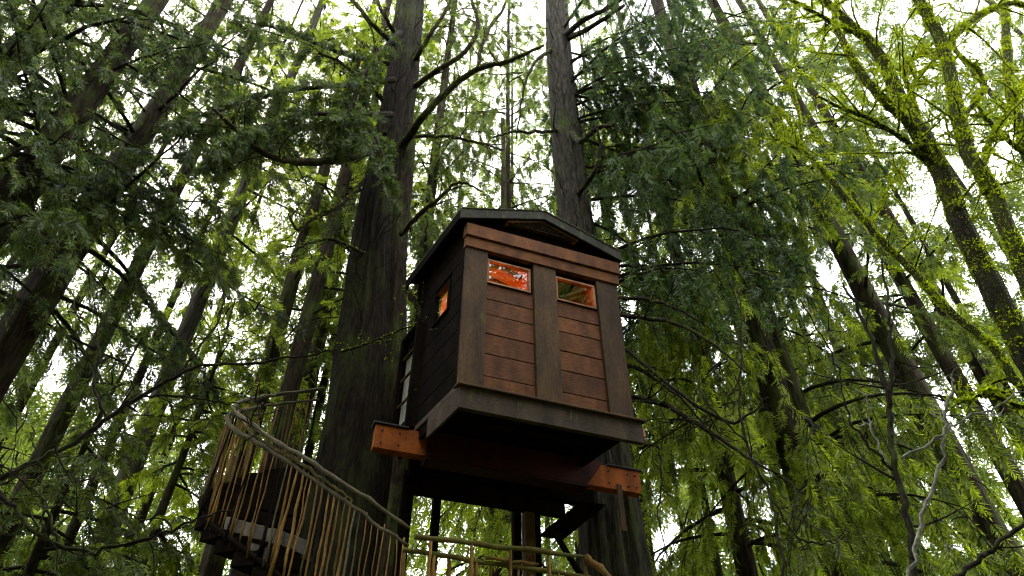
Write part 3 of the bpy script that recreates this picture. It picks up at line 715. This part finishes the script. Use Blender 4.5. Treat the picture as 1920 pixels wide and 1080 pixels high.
p2, r2 = place(1150, 1000, 11.2, 118); p2b, r2b = place(1077, 390, 11.2, 60); p2c, r2c = place(1045, 60, 11.3, 42)
T2 = thing('cedar_tree', 'straight cedar with grey bark rising behind the right side of the tree house', 'tree', [p2[0], p2[1], float(ground_z(p2[0], p2[1]))], 'cedars holding up the tree house')
rows = [np.append([p2[0] + .05, 11.2, ground_z(p2[0], 11.2) - .3], r2 * 1.35), np.append(p2, r2), np.append(p2b, r2b), np.append(p2c, r2c), np.append(at(1035, -150, 11.4), .22)]
S2 = smooth_path(rows, 100); FU2 = furrow(100, 72, .030, 4)
mb = MB(); tube(mb, S2[:, :3], S2[:, 3], 72, flute=lambda i, th: 1 + .07 * np.sin(5 * th + .04 * i) + .04 * np.sin(11 * th - .06 * i) + FU2); mb.build('trunk', 'bark_grey', T2, smooth=True)
cr2 = Crown(); moss2 = MB()
for pts, sub in [
    ([(1080, 370, 11.0, 9), (1110, 330, 10, 8), (1125, 280, 9.8, 6), (1120, 240, 9.6, 4)], 3),
    ([(1070, 250, 11.0, 12), (1090, 265, 10.1, 11), (1120, 240, 9.8, 9), (1150, 235, 9.5, 7)], 4),
    ([(1045, 245, 11.0, 7), (1000, 248, 10, 6), (960, 247, 9.7, 5), (925, 258, 9.5, 3)], 4),
    ([(1060, 70, 11.2, 12), (1090, 40, 10.3, 10), (1140, 15, 10, 8), (1180, -10, 9.8, 6)], 4),
    ([(1060, 75, 11.2, 11), (1110, 50, 10.2, 9), (1170, 10, 9.8, 7)], 4),
    ([(1040, 90, 11.2, 7), (1000, 120, 10.2, 6), (980, 180, 10, 4), (968, 260, 9.8, 3)], 5),
    ([(1150, 560, 10.3, 8), (1200, 560, 9.9, 8), (1260, 575, 9.5, 6), (1320, 605, 9.2, 4)], 5),
    ([(1150, 590, 10.3, 9), (1210, 597, 9.8, 9), (1270, 608, 9.4, 7), (1330, 640, 9.1, 5), (1400, 700, 8.9, 3)], 8),
    ([(1170, 680, 10.3, 8), (1230, 710, 9.7, 7), (1290, 760, 9.4, 5), (1340, 830, 9.2, 3)], 6),
    ([(1185, 745, 10.2, 10), (1240, 757, 9.6, 10), (1300, 790, 9.2, 9), (1370, 835, 8.9, 7), (1440, 880, 8.7, 5), (1500, 920, 8.6, 3)], 10),
    ([(1160, 645, 10.3, 8), (1280, 740, 9.2, 7), (1360, 790, 9.0, 6), (1400, 780, 8.9, 5), (1440, 745, 8.8, 3)], 6),
    ([(1200, 840, 10.2, 6), (1235, 838, 9.9, 5), (1240, 900, 9.7, 4), (1235, 980, 9.6, 3), (1260, 1060, 9.5, 2)], 4)]:
    bare(T2, pts, 'twig', 300, .03, sub, .6, cr2, mm=moss2)
moss2.build('moss', ['twig', 'moss'], T2, tone=True)['kind'] = 'stuff'
for k in range(30):                                             # the hanging curtain to the right of the cabin
    z = rng.uniform(11.0, 23.0); b = np.array([np.interp(z, S2[:, 2], S2[:, 0]), np.interp(z, S2[:, 2], S2[:, 1]), z]); a = math.radians(rng.choice([95, 125, 60, 150, 20]) + rng.normal(0, 14)); Lk = rng.uniform(2.6, 4.6)
    Q = limb_path(b, a, Lk, .30, .75, .15); mb = MB(); tube(mb, Q, np.linspace(.05, .008, len(Q)), 6); mb.build('branch', 'twig', T2, smooth=True)
    foliage_on(cr2, Q, Lk, .2, 1.15, 7, .36, .95, .22, .42 + rng.normal(0, .1))
dead_twigs(cr2, S2, 60, 8, 25)
o = cr2.build(T2, 'leaf_blue', 15); STAT['T2'] = len(o.data.polygons)

# --- trunks to the left
cedar('conifer_tree', 'thick brown trunk cutting the left edge highest up, leftmost of the big trunks', 70, 300, 8.2, 57, 'bark_brown', 'leaf_dark', 34, z0=10, z1=24, nl=26, L=(2.5, 4.5), spacing=.2, nspr=8, sc=0.31, hang=.55, tone=.4, seed=1, leaves=13)
cedar('conifer_tree', 'thick mossy trunk crossing the left edge just below the topmost left trunk', 130, 465, 10.0, 56, 'bark_brown', 'leaf_dark', 34, z0=10, z1=26, nl=34, L=(2.8, 4.6), spacing=.2, nspr=8, sc=0.31, hang=.55, tone=.4, seed=2, leaves=13, dead=8)
cedar('conifer_tree', 'dark trunk in the lower left with pale sky on both sides', 130, 755, 13.5, 33, 'bark_brown', 'leaf_mid', 46, z0=13, z1=37, nl=32, L=(2.2, 4.0), spacing=.26, nspr=7, sc=0.361, hang=.5, tone=.35, seed=3, dead=10)
cedar('conifer_tree', 'pale slender trunk standing clear against the sky at lower left', 320, 700, 15.5, 33, 'bark_grey', 'leaf_lime', 46, z0=15, z1=39, nl=35, L=(2.2, 3.8), spacing=.26, nspr=7, sc=0.378, hang=.5, tone=.35, seed=4, dead=6)
cedar('conifer_tree', 'thin dark trunk left of the big cedar, outermost of the close group', 525, 620, 17, 30, 'bark_brown', 'leaf_lime', 44, z0=12, z1=36, nl=40, L=(2.2, 3.8), spacing=.28, nspr=7, sc=0.396, hang=.5, tone=.55, seed=5)
cedar('conifer_tree', 'thin dark trunk left of the big cedar, middle of the close group', 578, 590, 16, 30, 'bark_brown', 'leaf_lime', 44, z0=13, z1=35, nl=29, L=(2.0, 3.4), spacing=.28, nspr=7, sc=0.396, hang=.5, tone=.6, seed=6)
cedar('conifer_tree', 'thin dark trunk right beside the big cedar on its left', 622, 540, 19, 26, 'bark_brown', 'leaf_mid', 44, z0=15, z1=38, nl=29, L=(2.0, 3.4), spacing=.3, nspr=7, sc=0.43, hang=.5, tone=.55, seed=7)
cedar('conifer_tree', 'slim far trunk seen just above the tree house roof between the two cedars', 808, 380, 18, 20, 'bark_brown', 'leaf_mid', 48, z0=13, z1=41, nl=84, L=(2.0, 3.8), spacing=.28, nspr=7, sc=0.396, hang=.85, tone=.5, seed=8)
cedar('conifer_tree', 'feathery far conifer in the gap just left of the straight grey cedar', 955, 300, 20, 9, 'bark_brown', 'leaf_mid', 50, z0=13, z1=43, nl=84, L=(2.0, 3.8), spacing=.3, nspr=7, sc=0.43, hang=.85, tone=.5, seed=9)
cedar('young_conifer', 'young bushy yellow-green conifer at lower left beside the staircase', 270, 1040, 13.5, 20, 'bark_brown', 'leaf_lime', 11, z0=4.5, z1=11.5, nl=50, L=(1.3, 2.3), lift=.1, droop=.4, up=.1, spacing=.16, tl=.55, nspr=6, sc=0.292, hang=.4, tone=.3, seed=10, group='young conifers', taper=.1)
cedar('young_conifer', 'young bushy conifer in the bottom left corner of the view', 60, 1080, 10.5, 20, 'bark_brown', 'leaf_mid', 8, z0=3, z1=8.4, nl=42, L=(1.2, 2.2), lift=.1, droop=.4, up=.1, spacing=.16, tl=.55, nspr=6, sc=0.292, hang=.4, tone=.35, seed=11, group='young conifers', taper=.1)
cedar('hemlock_tree', 'dark dense conifer whose boughs overhang the upper left corner', -120, 260, 7.6, 60, 'bark_brown', 'leaf_dark', 30, z0=8, z1=21, nl=46, L=(3.2, 5.6), lift=.25, droop=.5, up=.15, spacing=.3, tl=.9, nspr=5, sc=0.31, hang=.6, tone=.45, az=([60, 90, 120, 30, 150], [.25, .3, .2, .15, .1]), seed=12)
# --- trunks to the right
cedar('conifer_tree', 'broad bare trunk slanting up from the lower right corner', 1745, 800, 13.0, 47, 'bark_brown', 'leaf_mid', 46, lean=(-.05, 0), z0=11, z1=35, nl=40, L=(2.2, 4.0), spacing=.26, nspr=7, sc=0.361, hang=.7, tone=.45, seed=20, dead=10)
cedar('conifer_tree', 'narrow trunk just right of the broad slanting trunk', 1800, 740, 16.0, 30, 'bark_brown', 'leaf_mid', 46, lean=(-.04, 0), z0=13, z1=37, nl=37, L=(2.2, 3.8), spacing=.28, nspr=7, sc=0.396, hang=.6, tone=.45, seed=21, dead=8)
cedar('conifer_tree', 'narrow dark trunk at the right edge low in the view', 1895, 800, 17.0, 30, 'bark_brown', 'leaf_lime', 46, lean=(-.04, 0), z0=13, z1=37, nl=37, L=(2.2, 3.8), spacing=.28, nspr=7, sc=0.396, hang=.6, tone=.4, seed=22, dead=8)
cedar('hemlock_tree', 'yellow-green conifer whose hanging branches fill the space right of the cabin', 1330, 760, 14.5, 30, 'bark_brown', 'leaf_lime', 30, z0=6.5, z1=26, nl=74, L=(2.2, 4.0), lift=.2, droop=.8, up=.1, spacing=.22, tl=1.15, nspr=8, sc=0.378, hang=.95, tone=.5, seed=23)
cedar('hemlock_tree', 'loose drooping conifer between the cabin and the broad slanting trunk', 1530, 860, 12.5, 30, 'bark_brown', 'leaf_lime', 30, z0=5.5, z1=22, nl=60, L=(2.0, 3.8), lift=.2, droop=.8, up=.1, spacing=.22, tl=1.1, nspr=8, sc=0.344, hang=.95, tone=.38, seed=24)
cedar('hemlock_tree', 'dark blue-green conifer overhanging the top centre right of the view', 1330, 330, 12.5, 34, 'bark_brown', 'leaf_blue', 46, z0=13, z1=39, nl=67, L=(2.6, 4.4), lift=.3, droop=.6, up=.15, spacing=.22, tl=1.0, nspr=8, sc=0.344, hang=.85, tone=.45, seed=25)
cedar('hemlock_tree', 'light green conifer behind the legs of the tree house', 930, 1000, 19, 30, 'bark_brown', 'leaf_lime', 26, z0=6, z1=22, nl=60, L=(2.4, 4.2), lift=.2, droop=.8, up=.1, spacing=.28, tl=1.2, nspr=8, sc=0.447, hang=.9, tone=.55, seed=26)
cedar('hemlock_tree', 'light green conifer low behind the broad slanting trunk', 1700, 980, 20, 26, 'bark_brown', 'leaf_far', 24, z0=6, z1=18, nl=54, L=(2.4, 4.2), lift=.2, droop=.7, up=.1, spacing=.3, tl=1.2, nspr=8, sc=0.473, hang=.8, tone=.5, seed=27)
# --- the wood beyond, one mass
rng = np.random.default_rng(99)
far = Crown(); DFo = thing('distant_forest', 'pale green wood far behind the trees', 'forest', (0, 40, 8)); DFo['kind'] = 'stuff'; del DFo['category']
for k in range(26):
    x = -42 + 84 * (k + rng.uniform(.2, .8)) / 26; y = rng.uniform(30, 44); gz = float(ground_z(x, y)); h = rng.uniform(12, 21)
    tube(far.tw, [[x, y, gz - .5], [x, y, gz + h]], [.2, .05], 8)
    for z in np.linspace(gz + 3, gz + h, 30):
        Lk = max(.6, 4.2 * (1 - (z - gz) / (h * 1.1))); Q = limb_path(np.array([x, y, z]), rng.uniform(0, 6.28), Lk, .1, .5, .1, 6)
        foliage_on(far, Q, Lk, .75, 1.7, 5, 1.35, .6, .05, .5, .03)
for k in range(23):                                             # taller trees of the same wood, nearer
    az_ = math.radians(-64 + 128 * (k + rng.uniform(.25, .75)) / 23); rd = rng.uniform(21, 29); x, y = rd * math.sin(az_), rd * math.cos(az_); gz = float(ground_z(x, y)); h = rng.uniform(38, 52)
    tube(far.tw, [[x, y, gz - .5], [x, y, gz + h]], [.17, .04], 8)
    for z in np.linspace(gz + 9, gz + h, 52):
        Lk = max(.6, 3.8 * (1 - .5 * (z - gz) / h)); Q = limb_path(np.array([x, y, z]), rng.uniform(0, 6.28), Lk, .15, .6, .1, 6)
        foliage_on(far, Q, Lk, .5, 1.3, 4, .78, .6, .05, .42, .04)
o = far.build(DFo, 'leaf_far', 9, name='foliage', width=1.2); STAT['far'] = len(o.data.polygons)

# the same wood goes on to both sides and behind the photographer
sur = Crown(); SFo = thing('surrounding_forest', 'wood standing around the clearing behind the viewer', 'forest', (0, -14, 0)); SFo['kind'] = 'stuff'; del SFo['category']
for k in range(26):
    a = math.radians(90 + 180 * (k + .5) / 26 + rng.normal(0, 2)) ; rd = rng.uniform(14, 20); x, y = rd * math.sin(a) * -1.0, rd * math.cos(a)
    x, y = rd * math.cos(math.radians(180 + 180 * (k + .5) / 26)) * 1.0, rd * math.sin(math.radians(180 + 180 * (k + .5) / 26)); h = rng.uniform(23, 33)
    tube(sur.tw, [[x, y, -.5], [x, y, h]], [.35, .05], 8)
    zz = np.repeat(np.linspace(2, h, 44), 16); m = len(zz); aa = rng.uniform(0, 6.28, m); d = np.stack([np.cos(aa), np.sin(aa), -.5 * np.ones(m)], 1)
    ln = 3.4 * (1.05 - zz / h); p = np.stack([x + np.cos(aa) * ln * rng.uniform(0, .8, m), y + np.sin(aa) * ln * rng.uniform(0, .8, m), zz], 1)
    sur.spray(p, d, np.tile(UP, (m, 1)) + rng.normal(0, .3, (m, 3)), rng.uniform(1.6, 2.6, m), rng.uniform(.2, .8, m))
sur.build(SFo, 'leaf_mid', 6, name='foliage', width=2.1)

# ------------------------------------------------------------------ mossy maples on the right
def maple(label, stems, moss, subs, sublen, msize=.06):
    stems = [[(x + rng.normal(0, 4), y + rng.normal(0, 4), Y, w * .60) for x, y, Y, w in st_] for st_ in stems]
    p = at(*stems[0][0][:3]); T = thing('maple_tree', label, 'tree', [p[0], p[1], float(ground_z(p[0], p[1]))], 'moss covered maples')
    mm = MB()
    for q, pts in enumerate(stems):
        P, R = bare(T, pts, 'bark_moss', moss, msize, subs, sublen, None, mm=mm, name='trunk' if q == 0 else 'branch')
        if q == 0:
            a = P[0]; gz = float(ground_z(a[0] + .3, a[1])) - .3; mb = MB()
            t = np.linspace(0, 1, 8)[:, None]; G = np.array([a[0] + .3, a[1], gz]); mb_p = G + (a - G) * t
            tube(mb, mb_p, np.linspace(R[0] * 1.5, R[0], 8), 12); mb.build('trunk', 'bark_moss', T, smooth=True)
    o = mm.build('moss', ['bark_moss', 'moss'], T, tone=True); o['kind'] = 'stuff'; STAT[label[:25]] = len(o.data.polygons)
maple('thick moss covered maple trunk forking at the upper right', [
    [(1990, 790, 7.4, 84), (1880, 570, 7.4, 72), (1812, 430, 7.4, 62), (1750, 305, 7.4, 56), (1695, 200, 7.4, 46), (1650, 105, 7.3, 34), (1585, 35, 7.2, 26), (1530, -8, 7.1, 20), (1490, -40, 7.1, 14)],
    [(1752, 315, 7.4, 34), (1700, 230, 7.1, 30), (1640, 160, 6.9, 28), (1590, 100, 6.8, 24), (1577, 35, 6.8, 18), (1570, -20, 6.8, 14)],
    [(1745, 300, 7.4, 18), (1700, 265, 7.2, 16), (1630, 222, 7.0, 13), (1580, 198, 6.9, 10), (1535, 185, 6.8, 6)],
    [(1600, 55, 7.2, 14), (1540, 25, 7.0, 12), (1480, -10, 6.9, 10)],
    [(1770, 345, 7.4, 16), (1700, 150, 7.5, 14), (1720, 110, 7.6, 12), (1760, 70, 7.7, 8)],
    [(1700, 165, 7.4, 12), (1740, 130, 7.6, 10), (1760, 100, 7.7, 7)]], 5200, 12, 1.0, .042)
maple('moss covered maple with an arching limb in the top right corner', [
    [(1960, 620, 6.6, 60), (1905, 485, 6.6, 52), (1850, 360, 6.6, 46), (1812, 270, 6.6, 44), (1795, 180, 6.6, 40), (1765, 90, 6.6, 36), (1725, 10, 6.5, 32), (1700, -50, 6.5, 28)],
    [(1772, 100, 6.6, 26), (1795, 60, 6.7, 24), (1835, 25, 6.8, 20), (1880, 10, 6.9, 17), (1940, 8, 7, 14)],
    [(1825, 300, 6.6, 20), (1815, 220, 6.9, 17), (1850, 150, 7.0, 13), (1800, 110, 7.0, 8)],
    [(1850, 360, 6.6, 22), (1850, 280, 6.9, 18), (1900, 190, 7.1, 14), (1930, 120, 7.2, 10)]], 5200, 11, .9, .042)
maple('moss furred upright limb at the far right edge', [
    [(1990, 420, 8.4, 46), (1940, 310, 8.4, 40), (1905, 230, 8.4, 34), (1895, 150, 8.4, 30), (1885, 60, 8.4, 26), (1878, -30, 8.4, 20)],
    [(1930, 300, 8.4, 16), (1860, 240, 8.2, 14), (1830, 200, 8.1, 8)]], 4600, 10, 1.0, .042)
maple('long thin moss covered stem slanting across the right side', [
    [(2010, 800, 7.8, 34), (1925, 730, 7.9, 30), (1860, 650, 8.0, 26), (1790, 590, 8.2, 24), (1735, 530, 8.4, 23), (1690, 490, 8.5, 22), (1640, 430, 8.6, 21), (1590, 390, 8.7, 20), (1545, 325, 8.8, 18), (1505, 275, 8.9, 15), (1470, 215, 9, 11), (1435, 185, 9.1, 6)],
    [(1508, 285, 8.9, 9), (1500, 240, 8.9, 8), (1492, 180, 8.9, 6), (1480, 155, 8.9, 4)],
    [(1625, 425, 8.6, 9), (1680, 330, 8.8, 8), (1690, 320, 8.8, 5)],
    [(1500, 285, 8.9, 10), (1470, 265, 8.8, 8), (1445, 250, 8.7, 4)]], 5000, 10, .8, .038)
# moss and dark curving stems: the bright mossy fork low at the right edge
maple('bright moss tipped forked branch low at the right edge', [
    [(1990, 775, 6.4, 16), (1900, 755, 6.4, 13), (1860, 738, 6.4, 14), (1840, 745, 6.4, 12), (1790, 762, 6.4, 5)],
    [(1850, 740, 6.4, 9), (1840, 728, 6.4, 8), (1880, 735, 6.4, 7), (1890, 745, 6.4, 4)]], 4000, 2, .2, .05)

# ------------------------------------------------------------------ bare saplings and brush close to the photographer
def sapling(name, label, stems, mat, subs=4, sublen=.35, cat='sapling', mid='twig'):
    p = at(*stems[0][0][:3]); T = thing(name, label, cat, [p[0], p[1], float(ground_z(p[0], p[1]))], 'bare saplings and brush')
    cr = Crown()
    for q, pts in enumerate(stems):
        P, R = bare(T, pts, mat, 0, 0, subs, sublen, cr, name='stem' if q == 0 else 'branch')
        if q == 0:
            a = P[0]; gz = float(ground_z(a[0], a[1])) - .2; mb = MB(); t = np.linspace(0, 1, 8)[:, None]; G = np.array([a[0], a[1], gz])
            tube(mb, G + (a - G) * t, np.linspace(R[0] * 1.4, R[0], 8), 8); mb.build('stem', mat, T, smooth=True)
    cr.build(T, 'leaf_mid', name='twigs', twigmat=mid)
sapling('bare_sapling', 'dark bare sapling with a forked stem in front of the right foliage', [
    [(1716, 1120, 5, 15), (1712, 1040, 5, 14), (1700, 960, 5, 13), (1680, 880, 5, 12), (1670, 800, 5, 11), (1667, 745, 5, 10), (1655, 700, 5, 9), (1635, 640, 5, 7), (1605, 575, 5, 6), (1580, 530, 5, 3)],
    [(1667, 745, 5, 8), (1672, 700, 5, 7), (1670, 640, 5, 6), (1664, 560, 5, 5), (1650, 480, 5, 3)],
    [(1672, 880, 5, 7), (1640, 850, 5, 6), (1600, 800, 5, 5), (1580, 740, 5, 3), (1560, 660, 5, 3), (1500, 560, 5, 2)]], 'twig', 5, .4)
sapling('bare_sapling', 'pale curving sapling stem crossing the broad slanting trunk', [
    [(1700, 1130, 4.6, 8), (1718, 1020, 4.6, 8), (1740, 940, 4.6, 7), (1765, 870, 4.6, 7), (1773, 800, 4.6, 6), (1772, 765, 4.6, 6), (1788, 730, 4.6, 5), (1785, 705, 4.6, 3)],
    [(1690, 860, 4.6, 5), (1740, 835, 4.6, 5), (1790, 795, 4.6, 4), (1860, 765, 4.6, 4), (1930, 728, 4.6, 3)],
    [(1666, 872, 4.6, 4), (1645, 830, 4.6, 4), (1630, 780, 4.6, 3), (1630, 750, 4.6, 2)]], 'pale', 2, .2, mid='pale')
sapling('bare_sapling', 'dark bare branch rising across the bottom right corner', [
    [(1770, 1100, 4.4, 9), (1830, 1050, 4.4, 9), (1880, 1012, 4.4, 8), (1950, 960, 4.4, 7)]], 'twig', 3, .25)
sapling('bare_sapling', 'thin bare stems hanging before the foliage right of the cabin', [
    [(1470, 1130, 6.5, 6), (1465, 1040, 6.5, 6), (1440, 920, 6.5, 5), (1400, 830, 6.5, 5), (1385, 740, 6.5, 4), (1390, 620, 6.5, 3), (1370, 520, 6.5, 2)],
    [(1440, 920, 6.5, 4), (1490, 1000, 6.5, 4), (1540, 1020, 6.5, 3), (1570, 1015, 6.5, 2)],
    [(1400, 830, 6.5, 4), (1330, 760, 6.5, 3), (1300, 690, 6.5, 2)]], 'twig', 6, .5)
sapling('bare_shrub', 'bare dark brush reaching in from the left edge towards the handrail', [
    [(-90, 980, 5, 11), (-20, 905, 5, 10), (60, 870, 5, 10), (140, 830, 5, 9), (200, 785, 5, 9), (260, 745, 5, 8), (330, 705, 5, 7), (390, 683, 5, 6), (480, 682, 5, 5), (560, 668, 5, 4), (640, 655, 5, 2)],
    [(200, 785, 5, 6), (175, 720, 5, 5), (185, 650, 5, 4), (150, 600, 5, 3), (130, 540, 5, 2)],
    [(330, 705, 5, 5), (400, 620, 5, 4), (420, 560, 5, 3), (400, 480, 5, 2)],
    [(260, 745, 5, 5), (340, 745, 5, 4), (420, 755, 5, 3), (470, 750, 5, 2)]], 'twig', 9, .45, 'shrub')
sapling('bare_shrub', 'bare dark brush along the bottom left corner', [
    [(-60, 900, 4.5, 9), (0, 930, 4.5, 9), (50, 985, 4.5, 8), (110, 1025, 4.5, 8), (200, 1030, 4.5, 7), (290, 1005, 4.5, 6), (380, 970, 4.5, 4), (440, 955, 4.5, 2)],
    [(110, 1025, 4.5, 6), (80, 940, 4.5, 5), (40, 900, 4.5, 4), (0, 870, 4.5, 3)],
    [(90, 1020, 4.5, 5), (80, 960, 4.5, 4), (75, 880, 4.5, 3), (60, 800, 4.5, 2)]], 'twig', 8, .4, 'shrub')

# ------------------------------------------------------------------ winding stair round the big cedar
SC = thing('spiral_staircase', 'winding stair with a rustic handrail of grey branches around the big cedar', 'staircase', [p_lo[0], p_lo[1], DZ])
up_r = [(606, 729, 11.6, 8), (540, 737, 11.3, 8), (494, 744, 10.9, 9), (455, 753, 10.3, 10), (438, 765, 9.7, 12), (452, 782, 9.3, 12), (523, 831, 9.0, 11), (604, 880, 8.8, 10), (690, 937, 8.7, 9), (767, 990, 8.7, 8)]
lo_r = [(598, 749, 11.6, 6), (523, 758, 11.2, 7), (470, 766, 10.6, 8), (433, 776, 9.9, 10), (428, 790, 9.6, 12), (441, 807, 9.35, 12), (482, 831, 9.15, 11), (543, 868, 9.0, 10), (625, 925, 8.85, 9), (706, 982, 8.75, 9), (765, 1024, 8.72, 8)]
mid_r = [(446, 772, 9.7, 6), (470, 812, 9.3, 8), (510, 838, 9.1, 8), (560, 866, 8.95, 8), (620, 908, 8.85, 6), (660, 938, 8.8, 3)]
for pts, mt in ((up_r, 'rail'), (lo_r, 'rail'), (mid_r, 'mossrail')):
    P, R = px_path(pts, 46); P[1:-1] += rng.normal(0, .008, (44, 3)); mb = MB(); tube(mb, P, R * .78 * rng.uniform(.8, 1.22, len(R)), 10); mb.build('handrail', mt, SC, smooth=True)
HP, _ = px_path(lo_r, 200); ax = np.array([p_lo[0], p_lo[1]])
arc = np.concatenate([[0], np.cumsum(np.linalg.norm(np.diff(HP[:, :2], axis=0), axis=1))])
def hp(s): return np.array([np.interp(s, arc, HP[:, k]) for k in range(3)])
FLOORD = 1.42
nb = 66
for k in range(nb):
    s = arc[-1] * (k + .4 + rng.uniform(-.25, .25)) / nb; p = hp(s); b = p.copy(); b[2] -= FLOORD + rng.uniform(.0, .12); b[:2] += rng.normal(0, .05, 2)
    tp = p + [0, 0, rng.uniform(-.02, .1)]; r = rng.uniform(.009, .021)
    q = MB(); tube(q, *branchy(b, tp, r * 1.1, r * .8, 6, .007), 6); q.build('baluster', rng.choice(['pole', 'rail', 'dark'], p=[.78, .1, .12] if k > 24 else [.6, .1, .3]), SC, smooth=True)
st = np.array([hp(s) for s in np.linspace(0, arc[-1], 60)]); st[:, 2] -= FLOORD + .02
q = MB(); tube(q, st, np.full(60, .035), 8); q.build('stringer', 'dark', SC, smooth=True)
nstep = 17
for k in range(nstep):
    s0, s1 = arc[-1] * k / nstep, arc[-1] * (k + 1.02) / nstep
    a, b = hp(s0), hp(s1); z = (a[2] + b[2]) / 2 - FLOORD - .03
    def inner(p):
        d = p[:2] - ax; return ax + d / np.linalg.norm(d) * .62
    ia, ib = inner(a), inner(b)
    P = [[a[0], a[1], z - .19], [b[0], b[1], z - .19], [*ib, z - .19], [*ia, z - .19], [a[0], a[1], z], [b[0], b[1], z], [*ib, z], [*ia, z]]
    cbox('tread', 'dark', SC, pts=P)
# courses of pale blocks under the landing of the stair
for c, (xa, ya, xb, yb) in enumerate(((424, 968, 552, 1004), (436, 1010, 560, 1044))):
    for k in range(7):
        f0, f1 = k / 7, (k + .93) / 7; Yc = 9.25 - .25 * f0
        a, b = at(xa + (xb - xa) * f0, ya + (yb - ya) * f0, Yc), at(xa + (xb - xa) * f1, ya + (yb - ya) * f1, Yc - .03); h_ = UP * .19; n = np.array([.12, .22, 0]); b[2] = a[2] + (b[2] - a[2]) * .6
        cbox('block', 'tread' if (c == 0 or k in (2, 3)) else 'dark', SC, pts=[a - h_, b - h_, b + n - h_, a + n - h_, a, b, b + n, a + n], jit=.006)

print('QUADS', STAT, sum(STAT.values()))
